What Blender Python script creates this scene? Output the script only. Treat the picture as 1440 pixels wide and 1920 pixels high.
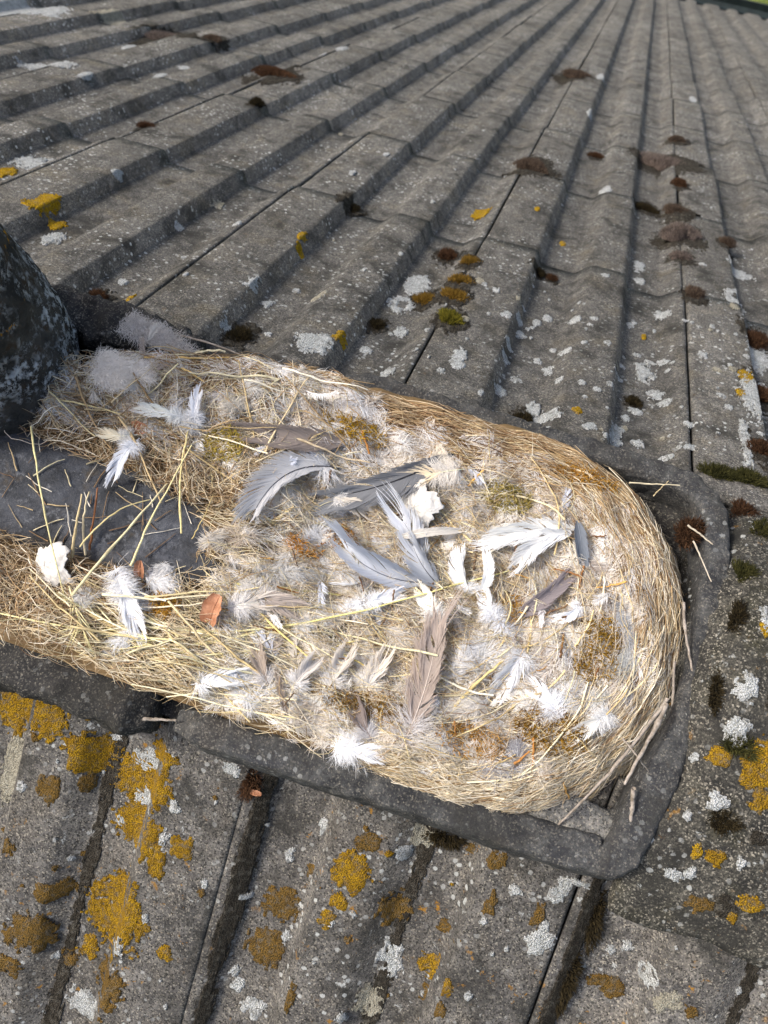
import bpy, math, random
import numpy as np
from mathutils import Vector, Matrix, noise

for o in list(bpy.data.objects): bpy.data.objects.remove(o, do_unlink=True)
scene = bpy.context.scene
COL = scene.collection
random.seed(7)

# ------------------------------------------------------------------ camera, sky, sun, exposure
cam_d = bpy.data.cameras.new('camera')
cam = bpy.data.objects.new('camera', cam_d); COL.objects.link(cam)
right = Vector((.94938, .31398, .00955)).normalized()
up = Vector((-.29515, .88123, .36922)); up = (up - right * up.dot(right)).normalized()
back = right.cross(up)
M = Matrix((right, up, back)).transposed().to_4x4()
M.translation = Vector((0, -.2523, .6439))
cam.matrix_world = M
cam_d.sensor_fit = 'HORIZONTAL'; cam_d.sensor_width = 36; cam_d.lens = 36 * 1571 / 1440
cam_d.clip_start = .02; cam_d.clip_end = 600
cam_d.dof.use_dof = True; cam_d.dof.focus_distance = .72; cam_d.dof.aperture_fstop = 13
scene.camera = cam

SUN = Vector((-.62, -.12, .775)).normalized()         # towards the sun: left of the ridge and a little behind the camera
world = bpy.data.worlds.new('World'); scene.world = world; world.use_nodes = True
wn = world.node_tree; wn.nodes.clear()
sky = wn.nodes.new('ShaderNodeTexSky'); sky.sky_type = 'NISHITA'; sky.sun_disc = False; sky.dust_density = 4; sky.ozone_density = .5; sky.air_density = .85
sky.sun_elevation = math.asin(SUN.z); sky.sun_rotation = math.atan2(SUN.x, SUN.y)
bg = wn.nodes.new('ShaderNodeBackground'); bg.inputs[1].default_value = .15
wo = wn.nodes.new('ShaderNodeOutputWorld')
wn.links.new(sky.outputs[0], bg.inputs[0]); wn.links.new(bg.outputs[0], wo.inputs[0])
sd = bpy.data.lights.new('sun', 'SUN'); sd.energy = 1.75; sd.angle = math.radians(11); sd.color = (1, .965, .92)
so = bpy.data.objects.new('sun', sd); COL.objects.link(so)
so.rotation_euler = SUN.to_track_quat('Z', 'Y').to_euler(); so.location = (0, 0, 5)
vs = scene.view_settings
vs.view_transform = 'Standard'; vs.look = 'None'; vs.gamma = 1; vs.use_curve_mapping = False; vs.exposure = .98

# ------------------------------------------------------------------ helpers
def lin(h):
    h = h.lstrip('#'); c = [int(h[i:i+2], 16) / 255 for i in (0, 2, 4)]
    return tuple(x / 12.92 if x <= .04045 else ((x + .055) / 1.055) ** 2.4 for x in c)
def tag(o, label=None, cat=None, group=None, kind=None):
    if label: o['label'] = label
    if cat: o['category'] = cat
    if group: o['group'] = group
    if kind: o['kind'] = kind
    return o
def empty(name, loc=(0, 0, 0), parent=None):
    o = bpy.data.objects.new(name, None); o.location = loc; o.empty_display_size = .02
    COL.objects.link(o); o.parent = parent
    return o
def make_mesh(name, V, F, mat, cols=None, smooth=True):
    V = np.asarray(V, dtype=np.float32).reshape(-1, 3)
    me = bpy.data.meshes.new(name)
    if isinstance(F, np.ndarray):
        k = F.shape[1]; n = len(F)
        me.vertices.add(len(V)); me.vertices.foreach_set('co', V.ravel())
        me.loops.add(n * k); me.loops.foreach_set('vertex_index', F.astype(np.int32).ravel())
        me.polygons.add(n); me.polygons.foreach_set('loop_start', np.arange(0, n * k, k, dtype=np.int32))
        me.polygons.foreach_set('loop_total', np.full(n, k, dtype=np.int32))
        me.update(calc_edges=True)
    else:
        me.from_pydata(V.tolist(), [], F); me.update()
    if cols is not None:
        cols = np.asarray(cols, dtype=np.float32)
        at = me.attributes.new('col', 'FLOAT_COLOR', 'POINT')
        at.data.foreach_set('color', np.concatenate([cols, np.ones((len(cols), 1), np.float32)], 1).ravel())
    if smooth: me.polygons.foreach_set('use_smooth', np.ones(len(me.polygons), bool))
    if mat: me.materials.append(mat)
    me.validate()
    return me
def link(name, me, parent=None, loc=None):
    o = bpy.data.objects.new(name, me); COL.objects.link(o)
    if parent: o.parent = parent
    if loc is not None: o.location = loc
    return o
def norm(v): return v / (np.linalg.norm(v, axis=-1, keepdims=True) + 1e-12)
def tubes(P, R, sides=3, col=None):
    """P (N,K,3) centre lines, R (N,K) radii -> verts, quads, colours"""
    N, K, _ = P.shape
    T = norm(np.gradient(P, axis=1))
    ref = np.where(np.abs(T[..., 2:3]) > .9, np.array([1., 0, 0]), np.array([0, 0, 1.]))
    A = norm(np.cross(T, ref)); B = np.cross(T, A)
    ang = np.arange(sides) * 2 * np.pi / sides
    V = P[:, :, None, :] + R[:, :, None, None] * (np.cos(ang)[:, None] * A[:, :, None, :] + np.sin(ang)[:, None] * B[:, :, None, :])
    idx = np.arange(N * K * sides).reshape(N, K, sides)
    a = idx[:, :-1, :]; b = idx[:, 1:, :]
    F = np.stack([a, np.roll(a, -1, 2), np.roll(b, -1, 2), b], -1).reshape(-1, 4)
    C = None
    if col is not None:
        col = np.asarray(col)
        if col.ndim == 2: col = np.repeat(col[:, None, :], K, 1)
        C = np.repeat(col[:, :, None, :], sides, 2).reshape(-1, 3)
    return V.reshape(-1, 3), F, C
def ribbons(P, W, Nrm, col):
    N, K, _ = P.shape
    T = norm(np.gradient(P, axis=1)); S = norm(np.cross(T, Nrm))
    V = np.stack([P - S * W[..., None] / 2, P + S * W[..., None] / 2], 2)
    idx = np.arange(N * K * 2).reshape(N, K, 2)
    F = np.stack([idx[:, :-1, 0], idx[:, :-1, 1], idx[:, 1:, 1], idx[:, 1:, 0]], -1).reshape(-1, 4)
    col = np.asarray(col)
    if col.ndim == 2: col = np.repeat(col[:, None, :], K, 1)
    C = np.repeat(col[:, :, None, :], 2, 2).reshape(-1, 3)
    return V.reshape(-1, 3), F, C
def merge(parts):
    V, F, C, n = [], [], [], 0
    for v, f, c in parts:
        V.append(v); F.append(f + n); C.append(c); n += len(v)
    return np.concatenate(V), np.concatenate(F), np.concatenate(C)
def fbm(x, y, z=0., oct=3):
    s = 0; a = 1; t = 0
    for i in range(oct):
        s += a * noise.noise(Vector((x, y, z + 7.3 * i))); t += a; a *= .5; x *= 2.1; y *= 2.1; z *= 2.1
    return s / t

# ------------------------------------------------------------------ materials
class NT:
    def __init__(s, name):
        s.m = bpy.data.materials.new(name); s.m.use_nodes = True; s.t = s.m.node_tree; s.t.nodes.clear()
        s.out = s.n('ShaderNodeOutputMaterial')
        s.pos = s.n('ShaderNodeNewGeometry').outputs['Position']
    def n(s, t, **k):
        nd = s.t.nodes.new(t)
        for a, v in k.items(): setattr(nd, a, v)
        return nd
    def L(s, a, b): s.t.links.new(a, b)
    def put(s, sock, v):
        if isinstance(v, bpy.types.NodeSocket): s.L(v, sock)
        else:
            if isinstance(v, tuple) and len(v) == 3 and sock.type == 'RGBA': v = (*v, 1)
            sock.default_value = v
    def noise(s, scale, detail=4, rough=.6, vec=None, dist=0.):
        nd = s.n('ShaderNodeTexNoise'); s.L(vec or s.pos, nd.inputs['Vector'])
        nd.inputs['Scale'].default_value = scale; nd.inputs['Detail'].default_value = detail
        nd.inputs['Roughness'].default_value = rough; nd.inputs['Distortion'].default_value = dist
        return nd.outputs['Fac']
    def voro(s, scale, feat='F1', out='Distance', vec=None, rnd=1.):
        nd = s.n('ShaderNodeTexVoronoi', feature=feat); s.L(vec or s.pos, nd.inputs['Vector'])
        nd.inputs['Scale'].default_value = scale; nd.inputs['Randomness'].default_value = rnd
        return nd.outputs[out]
    def ramp(s, fac, *stops):
        nd = s.n('ShaderNodeMapRange', clamp=True); s.put(nd.inputs[0], fac)
        nd.inputs[1].default_value = stops[0]; nd.inputs[2].default_value = stops[1]
        nd.inputs[3].default_value = stops[2] if len(stops) > 2 else 0
        nd.inputs[4].default_value = stops[3] if len(stops) > 3 else 1
        return nd.outputs[0]
    def math(s, op, a, b=0.):
        nd = s.n('ShaderNodeMath', operation=op); s.put(nd.inputs[0], a); s.put(nd.inputs[1], b); return nd.outputs[0]
    def mix(s, f, a, b, mode='MIX'):
        nd = s.n('ShaderNodeMix', data_type='RGBA', blend_type=mode, clamp_factor=True)
        s.put(nd.inputs[0], f); s.put(nd.inputs[6], a); s.put(nd.inputs[7], b); return nd.outputs[2]
    def bump(s, h, strength, dist, nrm=None):
        nd = s.n('ShaderNodeBump'); s.put(nd.inputs['Height'], h)
        nd.inputs['Strength'].default_value = strength; nd.inputs['Distance'].default_value = dist
        if nrm: s.L(nrm, nd.inputs['Normal'])
        return nd.outputs[0]
    def done(s, color, rough=.9, nrm=None, spec=.2, transl=0.):
        b = s.n('ShaderNodeBsdfPrincipled'); s.put(b.inputs['Base Color'], color); s.put(b.inputs['Roughness'], rough)
        b.inputs['Specular IOR Level'].default_value = spec
        if nrm: s.L(nrm, b.inputs['Normal'])
        sh = b.outputs[0]
        if transl:
            t = s.n('ShaderNodeBsdfTranslucent'); s.put(t.inputs[0], color)
            mx = s.n('ShaderNodeMixShader'); mx.inputs[0].default_value = transl
            s.L(sh, mx.inputs[1]); s.L(t.outputs[0], mx.inputs[2]); sh = mx.outputs[0]
        s.L(sh, s.out.inputs[0]); return s.m

def concrete(name, dark, mid, light, tan, white_amt, orange_amt, black_amt, grain=1.):
    n = NT(name)
    big = n.noise(9, 5, .65); med = n.noise(55, 5, .7); fine = n.noise(420, 4, .75); 
    info = n.n('ShaderNodeObjectInfo').outputs['Random']
    c = n.mix(n.ramp(big, .35, .65), dark, mid)
    c = n.mix(n.ramp(med, .42, .68), c, light)
    c = n.mix(n.math('MULTIPLY', n.ramp(n.noise(23, 4, .6), .52, .72), .6), c, tan)
    # aggregate grains: pale and black grit
    g = n.voro(800, 'F1', 'Color'); gs = n.n('ShaderNodeSeparateColor'); n.L(g, gs.inputs[0])
    c = n.mix(n.math('MULTIPLY', n.ramp(gs.outputs[0], .78, .97), .7 * grain), c, lin('b5ad9b'))
    c = n.mix(n.math('MULTIPLY', n.ramp(gs.outputs[1], .66, .9), .9 * grain), c, lin('2a2926'))
    c = n.mix(n.math('MULTIPLY', n.ramp(fine, .52, .72), .55 * grain), c, lin('a29b8c'))
    c = n.mix(n.math('MULTIPLY', n.ramp(fine, .47, .3), .75 * grain), c, lin('2b2a27'))
    mp = n.n('ShaderNodeVectorMath', operation='MULTIPLY'); n.L(n.pos, mp.inputs[0]); mp.inputs[1].default_value = (70, 7, 7)
    c = n.mix(n.math('MULTIPLY', n.ramp(n.noise(1, 4, .65, mp.outputs[0]), .5, .72), .55), c, lin('3a3835'))
    # soot-black algae growing in blotches
    blk = n.math('MULTIPLY', n.ramp(n.noise(16, 6, .72, dist=.4), .5, .66), black_amt)
    c = n.mix(blk, c, lin('33322e'))
    # crusty white lichen dots and rags
    w1 = n.math('ADD', n.voro(105), n.math('MULTIPLY', n.noise(240, 3, .7), .5))
    wm = n.ramp(n.noise(9, 4, .6), .47, .62)
    wl = n.math('MULTIPLY', n.ramp(w1, .50, .44), wm)
    w2 = n.math('MULTIPLY', n.ramp(n.noise(130, 5, .75), .61, .66), n.ramp(n.noise(20, 3, .5), .48, .6))
    wl = n.math('MULTIPLY', n.math('MAXIMUM', wl, w2), white_amt)
    c = n.mix(wl, c, n.mix(n.noise(500, 2), lin('8f938f'), lin('e0e0d8')))
    # small ochre lichen specks
    om = n.math('MULTIPLY', n.ramp(n.noise(95, 4, .7), .62, .67), n.ramp(n.noise(11, 3, .6), .5, .58))
    c = n.mix(n.math('MULTIPLY', om, orange_amt), c, n.mix(n.noise(400, 2), lin('7d5a26'), lin('b8862f')))
    hsv = n.n('ShaderNodeHueSaturation'); n.put(hsv.inputs['Value'], n.ramp(info, 0, 1, .86, 1.12)); n.put(hsv.inputs['Color'], c)
    nr = n.bump(n.noise(430, 6, .8), .9, .0030, n.bump(n.noise(55, 3, .6), .35, .004))
    return n.done(hsv.outputs[0], .93, nr, .15)
M_TILE_N = concrete('near_tile_concrete', lin('4a4846'), lin('66635f'), lin('848079'), lin('6f675b'), .9, .9, .8)
M_TILE_F = concrete('far_tile_concrete', lin('464543'), lin('5d5b57'), lin('74716b'), lin('6a614e'), .85, .1, .9, .8)
M_RIDGE = concrete('ridge_tile_concrete', lin('262623'), lin('3c3b37'), lin('5e5b51'), lin('3f3c24'), .9, .5, 1.)
M_MORTAR = concrete('bed_mortar', lin('2f3031'), lin('454648'), lin('5e5e5b'), lin('443f39'), .4, .03, .6, .4)
M_MORTAR_B = concrete('black_mortar', lin('252525'), lin('333333'), lin('454340'), lin('3a352d'), .2, .05, .8, .5)
M_MORTAR_LIT = concrete('lit_top_mortar', lin('4d4e4e'), lin('6a6a67'), lin('8b8983'), lin('8a8377'), .7, .0, .3, .8)

def pot_mat():
    n = NT('black_crusted_concrete')
    c = n.mix(n.ramp(n.noise(30, 6, .7), .4, .65), lin('2e2d2b'), lin('545049'))
    c = n.mix(n.math('MULTIPLY', n.ramp(n.noise(60, 4), .56, .66), .7), c, lin('3a2c1e'))
    w = n.math('MULTIPLY', n.ramp(n.noise(110, 6, .8), .48, .54), n.ramp(n.noise(16, 4, .7), .43, .55))
    c = n.mix(w, c, n.mix(n.noise(300, 2), lin('8d8f90'), lin('cccdca')))
    o = n.math('MULTIPLY', n.ramp(n.noise(48, 4, .7), .64, .68), n.ramp(n.noise(9), .5, .56))
    c = n.mix(o, c, lin('a87a22'))
    return n.done(c, .95, n.bump(n.math('ADD', n.noise(200, 5, .75), n.math('MULTIPLY', w, .5)), 1., .004), .1)
M_POT = pot_mat()
def pipe_mat():
    n = NT('weathered_grey_pipe')
    c = n.mix(n.ramp(n.noise(14, 5, .6), .35, .68), lin('2a2b2c'), lin('63656a'))
    c = n.mix(n.ramp(n.noise(40, 6, .75), .5, .68), c, lin('262626'))
    c = n.mix(n.math('MULTIPLY', n.ramp(n.noise(260, 3, .7), .66, .74), .6), c, lin('8f908e'))
    c = n.mix(n.math('MULTIPLY', n.ramp(n.noise(33, 4), .57, .7), .7), c, lin('5c5140'))
    c = n.mix(n.math('MULTIPLY', n.ramp(n.noise(75, 6, .8), .55, .62), .6), c, lin('77787a'))
    return n.done(c, n.ramp(n.noise(60, 3), .3, .7, .6, .9), n.bump(n.noise(110, 7, .78), .9, .005), .25)
M_PIPE = pipe_mat()
def attr_mat(name, transl, rough, spec, var=0.):
    n = NT(name); a = n.n('ShaderNodeAttribute', attribute_name='col').outputs['Color']
    if var:
        a = n.mix(n.math('MULTIPLY', n.ramp(n.noise(300, 3), .35, .7), var), a, n.mix(1., a, (.45, .38, .3), 'MULTIPLY'))
    return n.done(a, rough, None, spec, transl)
M_FIBRE = attr_mat('dry_grass', 0, .65, .25, .5)
M_FEATHER = attr_mat('feather', .45, .7, .15)
M_MOSS = attr_mat('moss', .15, .95, .05)
M_WOOL = attr_mat('felted_wool', .45, .95, .05)
def lichen_mat(name, a, b, c3, sc=750):
    n = NT(name)
    c = n.mix(n.ramp(n.noise(90, 4, .7), .38, .62), a, b)
    v = n.voro(sc); c = n.mix(n.ramp(v, .25, .75), c, c3)
    c = n.mix(n.math('MULTIPLY', n.ramp(n.noise(sc * 1.6, 2, .7), .58, .7), .8), c, lin('3c3527'))
    c = n.mix(n.math('MULTIPLY', n.ramp(n.noise(150, 4, .75), .5, .66), .65), c, lin('6a665c'))
    return n.done(c, .95, n.bump(n.math('SUBTRACT', n.noise(sc, 3, .7), v), 1., .0025), .05)
M_ORANGE = lichen_mat('ochre_lichen', lin('98741a'), lin('bf961f'), lin('6a5220'))
M_YELLOW = lichen_mat('yellow_lichen', lin('b48c18'), lin('d4ac28'), lin('806418'))
M_WHITEL = lichen_mat('white_lichen', lin('c2c5c4'), lin('e6e6e2'), lin('94968f'))
M_RUSTL = lichen_mat('faded_ochre_lichen', lin('73582c'), lin('8a6a32'), lin('554628'))
M_CREAM = lichen_mat('cream_lichen', lin('a8a28e'), lin('c6c1ae'), lin('8a8472'))
def plain(name, c1, c2, sc, rough=.8, transl=0., bump=.3, spec=.2):
    n = NT(name); f = n.noise(sc, 5, .65)
    return n.done(n.mix(n.ramp(f, .35, .65), c1, c2), rough, n.bump(f, bump, .002), spec, transl)
M_LEAF = plain('dead_leaf', lin('98674a'), lin('c29070'), 90, .7, .2)
M_SHELL = plain('eggshell', lin('bdb7ac'), lin('dcd7cd'), 120, .6, .1, .5)
M_GUTTER = plain('gutter_plastic', lin('1d2422'), lin('2a3330'), 20, .45, 0, .05, .4)
M_BARK = plain('dry_twig', lin('6a6052'), lin('a0968a'), 200, .8, 0, .5)
M_FELT = plain('roof_underlay', lin('1b1a18'), lin('302c27'), 40, .95, 0, .5)
def grass_mat():
    n = NT('lawn')
    c = n.mix(n.ramp(n.noise(.5, 5), .4, .6), lin('6d7a3c'), lin('8a7a48'))
    c = n.mix(n.ramp(n.noise(6, 6, .7), .4, .7), c, lin('4d6128'))
    return n.done(c, .95, n.bump(n.noise(30, 5, .8), .8, .05), .1)
M_LAWN = grass_mat()

# ------------------------------------------------------------------ shape functions shared by everything on the roof
PITCH = math.radians(31.7); CP, SP = math.cos(PITCH), math.sin(PITCH)
PROF = [(0, .021), (.004, .0235), (.074, .024), (.0795, .0232), (.089, .003), (.095, .0006), (.135, 0), (.141, .0018), (.158, .0205), (.165, .0235),
        (.205, .024), (.2105, .0232), (.220, .003), (.226, .0006), (.262, 0), (.270, .0018), (.288, .0185), (.2935, .021), (.2972, .0205)]
PX = np.array([p[0] for p in PROF]); PH = .82 * np.array([p[1] for p in PROF])
FAR_OFF = -.1106; NEAR_OFF = -.125; GAUGE = .42; LAP0 = .70; TILT = .008
def course_h(s):
    if s < LAP0: return -.019 + TILT * (.15 + .85 * (s - .165) / .535)
    r = 1 + math.floor((s - LAP0) / GAUGE)
    return -.019 + TILT * (.15 + .85 * (s - (LAP0 + GAUGE * r - .495)) / .495)
def far_h(x, s): return float(np.interp((x - FAR_OFF) % .30, PX, PH)) + course_h(s)
def near_h(x, s): return float(np.interp((NEAR_OFF - x) % .30, PX, PH)) + course_h(s)
def far_pt(x, s, h=0): t = far_h(x, s) + h; return Vector((x, s * CP + t * SP, -s * SP + t * CP))
def near_pt(x, s, h=0): t = near_h(x, s) + h; return Vector((x, -s * CP - t * SP, -s * SP + t * CP))
RY, RZ = -.035, -.018                                  # crown of the low-arched ridge tile
def ridge_z(y): return RZ - .088 * (abs(y - RY) / .20) ** 1.9
def ridge_pt(x, y, h=0):
    e = .002; d = (ridge_z(y + e) - ridge_z(y - e)) / (2 * e); l = math.hypot(1, d)
    t = max(0., min(1.4, (.250 - .042 * max(0., min(1., (-.13 - y) / .06)) - x) / .050))
    return Vector((x, y - d / l * h, ridge_z(y) + h / l - .045 * t ** 2.2))
#--SHARED
NCX, NCY, NR = .022, -.035, .172
def nest_rho(x, y):
    dx = np.maximum(x - NCX, 0); return np.sqrt(dx * dx + (y - NCY) ** 2) / NR
def nest_z(x, y):
    r = nest_rho(x, y)
    z = np.interp(r, [0, .35, .62, .80, .92, 1.02, 1.12, 1.3], [-.068, -.064, -.055, -.048, -.054, -.070, -.104, -.16])
    z = z + .05 * (y - NCY) + .024 * np.clip((-.11 - x) / .09, 0, 1) * np.clip((1.05 - r) / .4, 0, 1) * np.where(y < -.08, .35, 1.)
    z = z + .012 * np.exp(-((x + .17) / .055) ** 2 - ((y + .06) / .06) ** 2)
    return z + .0035 * np.sin(61 * x + 2 * np.sin(47 * y)) * np.sin(53 * y + 1.3) + .002 * np.sin(140 * x + 90 * y)
def nest_hole(x, y):
    return ((x + .360) / .145) ** 2 + ((y + .070) / .040) ** 2
#--END

# ------------------------------------------------------------------ the roof: two slopes of interlocking concrete tiles
far_roof = tag(empty('far_roof_slope'), kind='structure')
near_roof = tag(empty('near_roof_slope'), kind='structure')
def tile_mesh(seed, length, mat, wide=1.):
    rnd = random.Random(seed); ns = 14
    V, F = [], []; m = len(PX)
    for j in range(ns + 1):
        t = j / ns; s = t * length
        for i in range(m):
            dz = .0004 * fbm(PX[i] * 14 + seed * 9, s * 12, 0)
            se = s + (.0022 * fbm(PX[i] * 30, seed * 5.1, 3) if j == ns else 0)
            edge = -.0025 if j == ns else 0
            V.append((PX[i] * wide + .0010 * fbm(s * 25, i * .2, seed), se, PH[i] + dz + edge + TILT * (.15 + .85 * t)))
    top = len(V)
    for j in range(ns + 1):
        for i in range(m):
            v = V[j * m + i]; V.append((v[0], v[1] - (.003 if j == ns else 0), v[2] - .010))
    q = lambda j, i: j * m + i
    for j in range(ns):
        for i in range(m - 1):
            F.append((q(j, i), q(j, i + 1), q(j + 1, i + 1), q(j + 1, i)))
            F.append((top + q(j, i), top + q(j + 1, i), top + q(j + 1, i + 1), top + q(j, i + 1)))
        F.append((q(j, 0), q(j + 1, 0), top + q(j + 1, 0), top + q(j, 0)))
        F.append((q(j, m - 1), top + q(j, m - 1), top + q(j + 1, m - 1), q(j + 1, m - 1)))
    for i in range(m - 1):
        F.append((q(ns, i), q(ns, i + 1), top + q(ns, i + 1), top + q(ns, i)))
        F.append((q(0, i), top + q(0, i), top + q(0, i + 1), q(0, i + 1)))
    return make_mesh('roof_tile', V, F, mat)
ROT_F = Matrix(((1, 0, 0), (0, CP, SP), (0, -SP, CP))).to_4x4()      # local (x, s, n) -> world
ROT_N = Matrix(((-1, 0, 0), (0, -CP, -SP), (0, -SP, CP))).to_4x4()
tiles = {}
TL = .495
for side, rot, off, root, mat, cols, rows in (('f', ROT_F, FAR_OFF, far_roof, M_TILE_F, range(-8, 7), 16), ('n', ROT_N, NEAR_OFF, near_roof, M_TILE_N, range(-4, 4), 1)):
    top = [tile_mesh(20 + i, .535, mat, 1.0075 if side == 'n' else 1.) for i in range(3)]
    body = [tile_mesh(40 + i, TL, mat) for i in range(5)]
    for r in range(rows):
        for c in cols:
            if side == 'f' and c * .3 < -1.5 + r * -.02 and r > 9: continue
            rr = random.Random(r * 91 + c * 7 + (side == 'n') * 1000)
            me = rr.choice(top) if r == 0 else rr.choice(body)
            s0 = .165 if r == 0 else LAP0 + GAUGE * r - TL
            o = link('roof_tile', me, root)
            x0 = off + .3 * c
            mw = rot @ Matrix.Translation(((x0 if side == 'f' else -x0) + rr.uniform(-.0012, .0012), s0 + rr.uniform(-.006, .006) * (r > 0), -.019 + rr.uniform(-.0015, .0015) * (r > 0)))
            if r > 0: mw = mw @ Matrix.Rotation(rr.uniform(-.005, .005), 4, 'Z') @ Matrix.Rotation(rr.uniform(-.006, .006), 4, 'Y')
            o.matrix_world = mw
            tiles[(side, c, r)] = o
# underlay beneath the tiles
V = [(-3, -1.2 * CP, -1.2 * SP - .11), (3, -1.2 * CP, -1.2 * SP - .11), (3, 0, -.13), (-3, 0, -.13), (3, 7.3 * CP, -7.3 * SP - .11), (-3, 7.3 * CP, -7.3 * SP - .11)]
tag(link('roof_underlay', make_mesh('roof_underlay', V, [(0, 1, 2, 3), (3, 2, 4, 5)], M_FELT, smooth=False)), kind='structure')
# lawn beyond the eaves
tag(link('lawn', make_mesh('lawn', [(-200, -200, -6.6), (200, -200, -6.6), (200, 300, -6.6), (-200, 300, -6.6)], [(0, 1, 2, 3)], M_LAWN)), kind='structure')

# ------------------------------------------------------------------ lumpy sweeps: mortar beds, pot, ridge tile, pipe
def sweep(name, path, section, mat, bump=.004, freq=45, seed=0, parent=None, cap=True):
    """section(t) -> list of (side, up) offsets; path list of points; side axis is horizontal-perpendicular to the path"""
    V, F = [], []; K = len(path); m = None
    for j, p in enumerate(path):
        a = path[max(j - 1, 0)]; b = path[min(j + 1, K - 1)]
        t = (b - a).normalized(); sdir = t.cross(Vector((0, 0, 1))).normalized(); u = sdir.cross(t)
        sec = section(j / (K - 1)); m = len(sec)
        for (sx, sz) in sec:
            q = p + sdir * sx + u * sz
            d = bump * fbm(q.x * freq, q.y * freq, q.z * freq + seed * 3.7, 4)
            d += bump * .28 * fbm(q.x * 190, q.y * 190, q.z * 190 + seed, 3) - bump * .9 * max(0, fbm(q.x * 70, q.y * 70, q.z * 70 + 11, 2) - .35)
            w = (sdir * sx + u * sz)
            V.append(q + w.normalized() * d if w.length > 0 else q)
    for j in range(K - 1):
        for i in range(m):
            F.append((j * m + i, j * m + (i + 1) % m, (j + 1) * m + (i + 1) % m, (j + 1) * m + i))
    if cap: F.append(tuple(range(m))[::-1]); F.append(tuple((K - 1) * m + i for i in range(m)))
    return link(name, make_mesh(name, [tuple(v) for v in V], F, mat), parent)
def resample(pts, n):
    pts = [Vector(p) for p in pts]; L = [0]
    for a, b in zip(pts, pts[1:]): L.append(L[-1] + (b - a).length)
    out = []
    for i in range(n):
        d = L[-1] * i / (n - 1); k = 0
        while k < len(L) - 2 and L[k + 1] < d: k += 1
        f = (d - L[k]) / max(L[k + 1] - L[k], 1e-9); out.append(pts[k].lerp(pts[k + 1], f))
    return out
def bezier_smooth(pts, sub=8):
    pts = [Vector(p) for p in pts]; out = []
    for i in range(len(pts) - 1):
        a, b, c, d = pts[max(i - 1, 0)], pts[i], pts[i + 1], pts[min(i + 2, len(pts) - 1)]
        for k in range(sub):
            t = k / sub; out.append(.5 * ((2 * b) + (c - a) * t + (2 * a - 5 * b + 4 * c - d) * t * t + (3 * b - a - 3 * c + d) * t ** 3))
    return out + [pts[-1]]
def loaf(w, h, n=22, sq=3.):
    pts = []
    for i in range(n):
        a = 2 * math.pi * i / n; c, s = math.cos(a), math.sin(a)
        pts.append((w * math.copysign(abs(c) ** (2 / sq), c), h * math.copysign(abs(s) ** (2 / sq), s)))
    return pts

def bed(x0, x1, y, z, w, h, mat, name, label, wob=.004, bump=.006, seed=0, taper=True, zs=0., ys=0.):
    n = max(12, int((x1 - x0) / .0035)); path = []
    for i in range(n):
        t = i / (n - 1); x = x0 + (x1 - x0) * t
        path.append(Vector((x, y + ys * t + wob * fbm(x * 11, seed, 0), z + zs * t + wob * .6 * fbm(x * 14, seed + 5, 2))))
    f = lambda t: loaf(w * (min(1, .6 + 8 * min(t, 1 - t)) if taper else 1), h * (min(1, .6 + 8 * min(t, 1 - t)) if taper else 1), 48, 5.)
    o = sweep(name, path, f, mat, bump, 40, seed)
    return tag(o, label, 'mortar bed')
def curb():
    path = resample(bezier_smooth([(-.192, -.212, -.106), (-.06, -.210, -.106), (.07, -.207, -.105), (.140, -.206, -.105), (.176, -.204, -.103), (.184, -.199, -.101), (.189, -.190, -.099), (.194, -.168, -.094), (.204, -.12, -.087), (.214, -.05, -.082), (.213, .03, -.083), (.207, .095, -.090), (.188, .132, -.096), (.13, .143, -.096), (0, .143, -.094), (-.165, .142, -.090)]), 260)
    path = [p + Vector((.0025 * fbm(p.x * 13, p.y * 13, 1), .0025 * fbm(p.x * 13, p.y * 13, 7), .003 * fbm(p.x * 16, p.y * 16, 4))) for p in path]
    f = lambda t: loaf((.0155 - .003 * min(1, max(0, (t - .42) / .04))) * min(1, .6 + 18 * min(t, 1 - t)), (.036 - .012 * min(1, max(0, (t - .62) / .1))) * min(1, .6 + 18 * min(t, 1 - t)), 48, 6.)
    tag(sweep('mortar_curb', path, f, M_MORTAR, .0055, 75, 1), 'dark grey mortar curb running round the near, right and far edges of the nest', 'mortar bed')
curb()
bed(-.62, -.215, -.208, -.106, .026, .030, M_MORTAR_B, 'mortar_bed', 'rough black mortar bed at the lower left of the nest', .007, .010, 2)
bed(-.62, -.31, .118, -.078, .024, .026, M_MORTAR_B, 'mortar_bed', 'lumpy black mortar behind the grey wool at upper left', .010, .016, 4)
bed(.085, .198, -.184, -.090, .018, .014, M_MORTAR_LIT, 'mortar_bed', 'crumbly mortar coloured pale as the lit bed top at the lower right corner of the nest', .004, .008, 6)  # lit top of the curb, painted in as a strip of paler mortar
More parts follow.
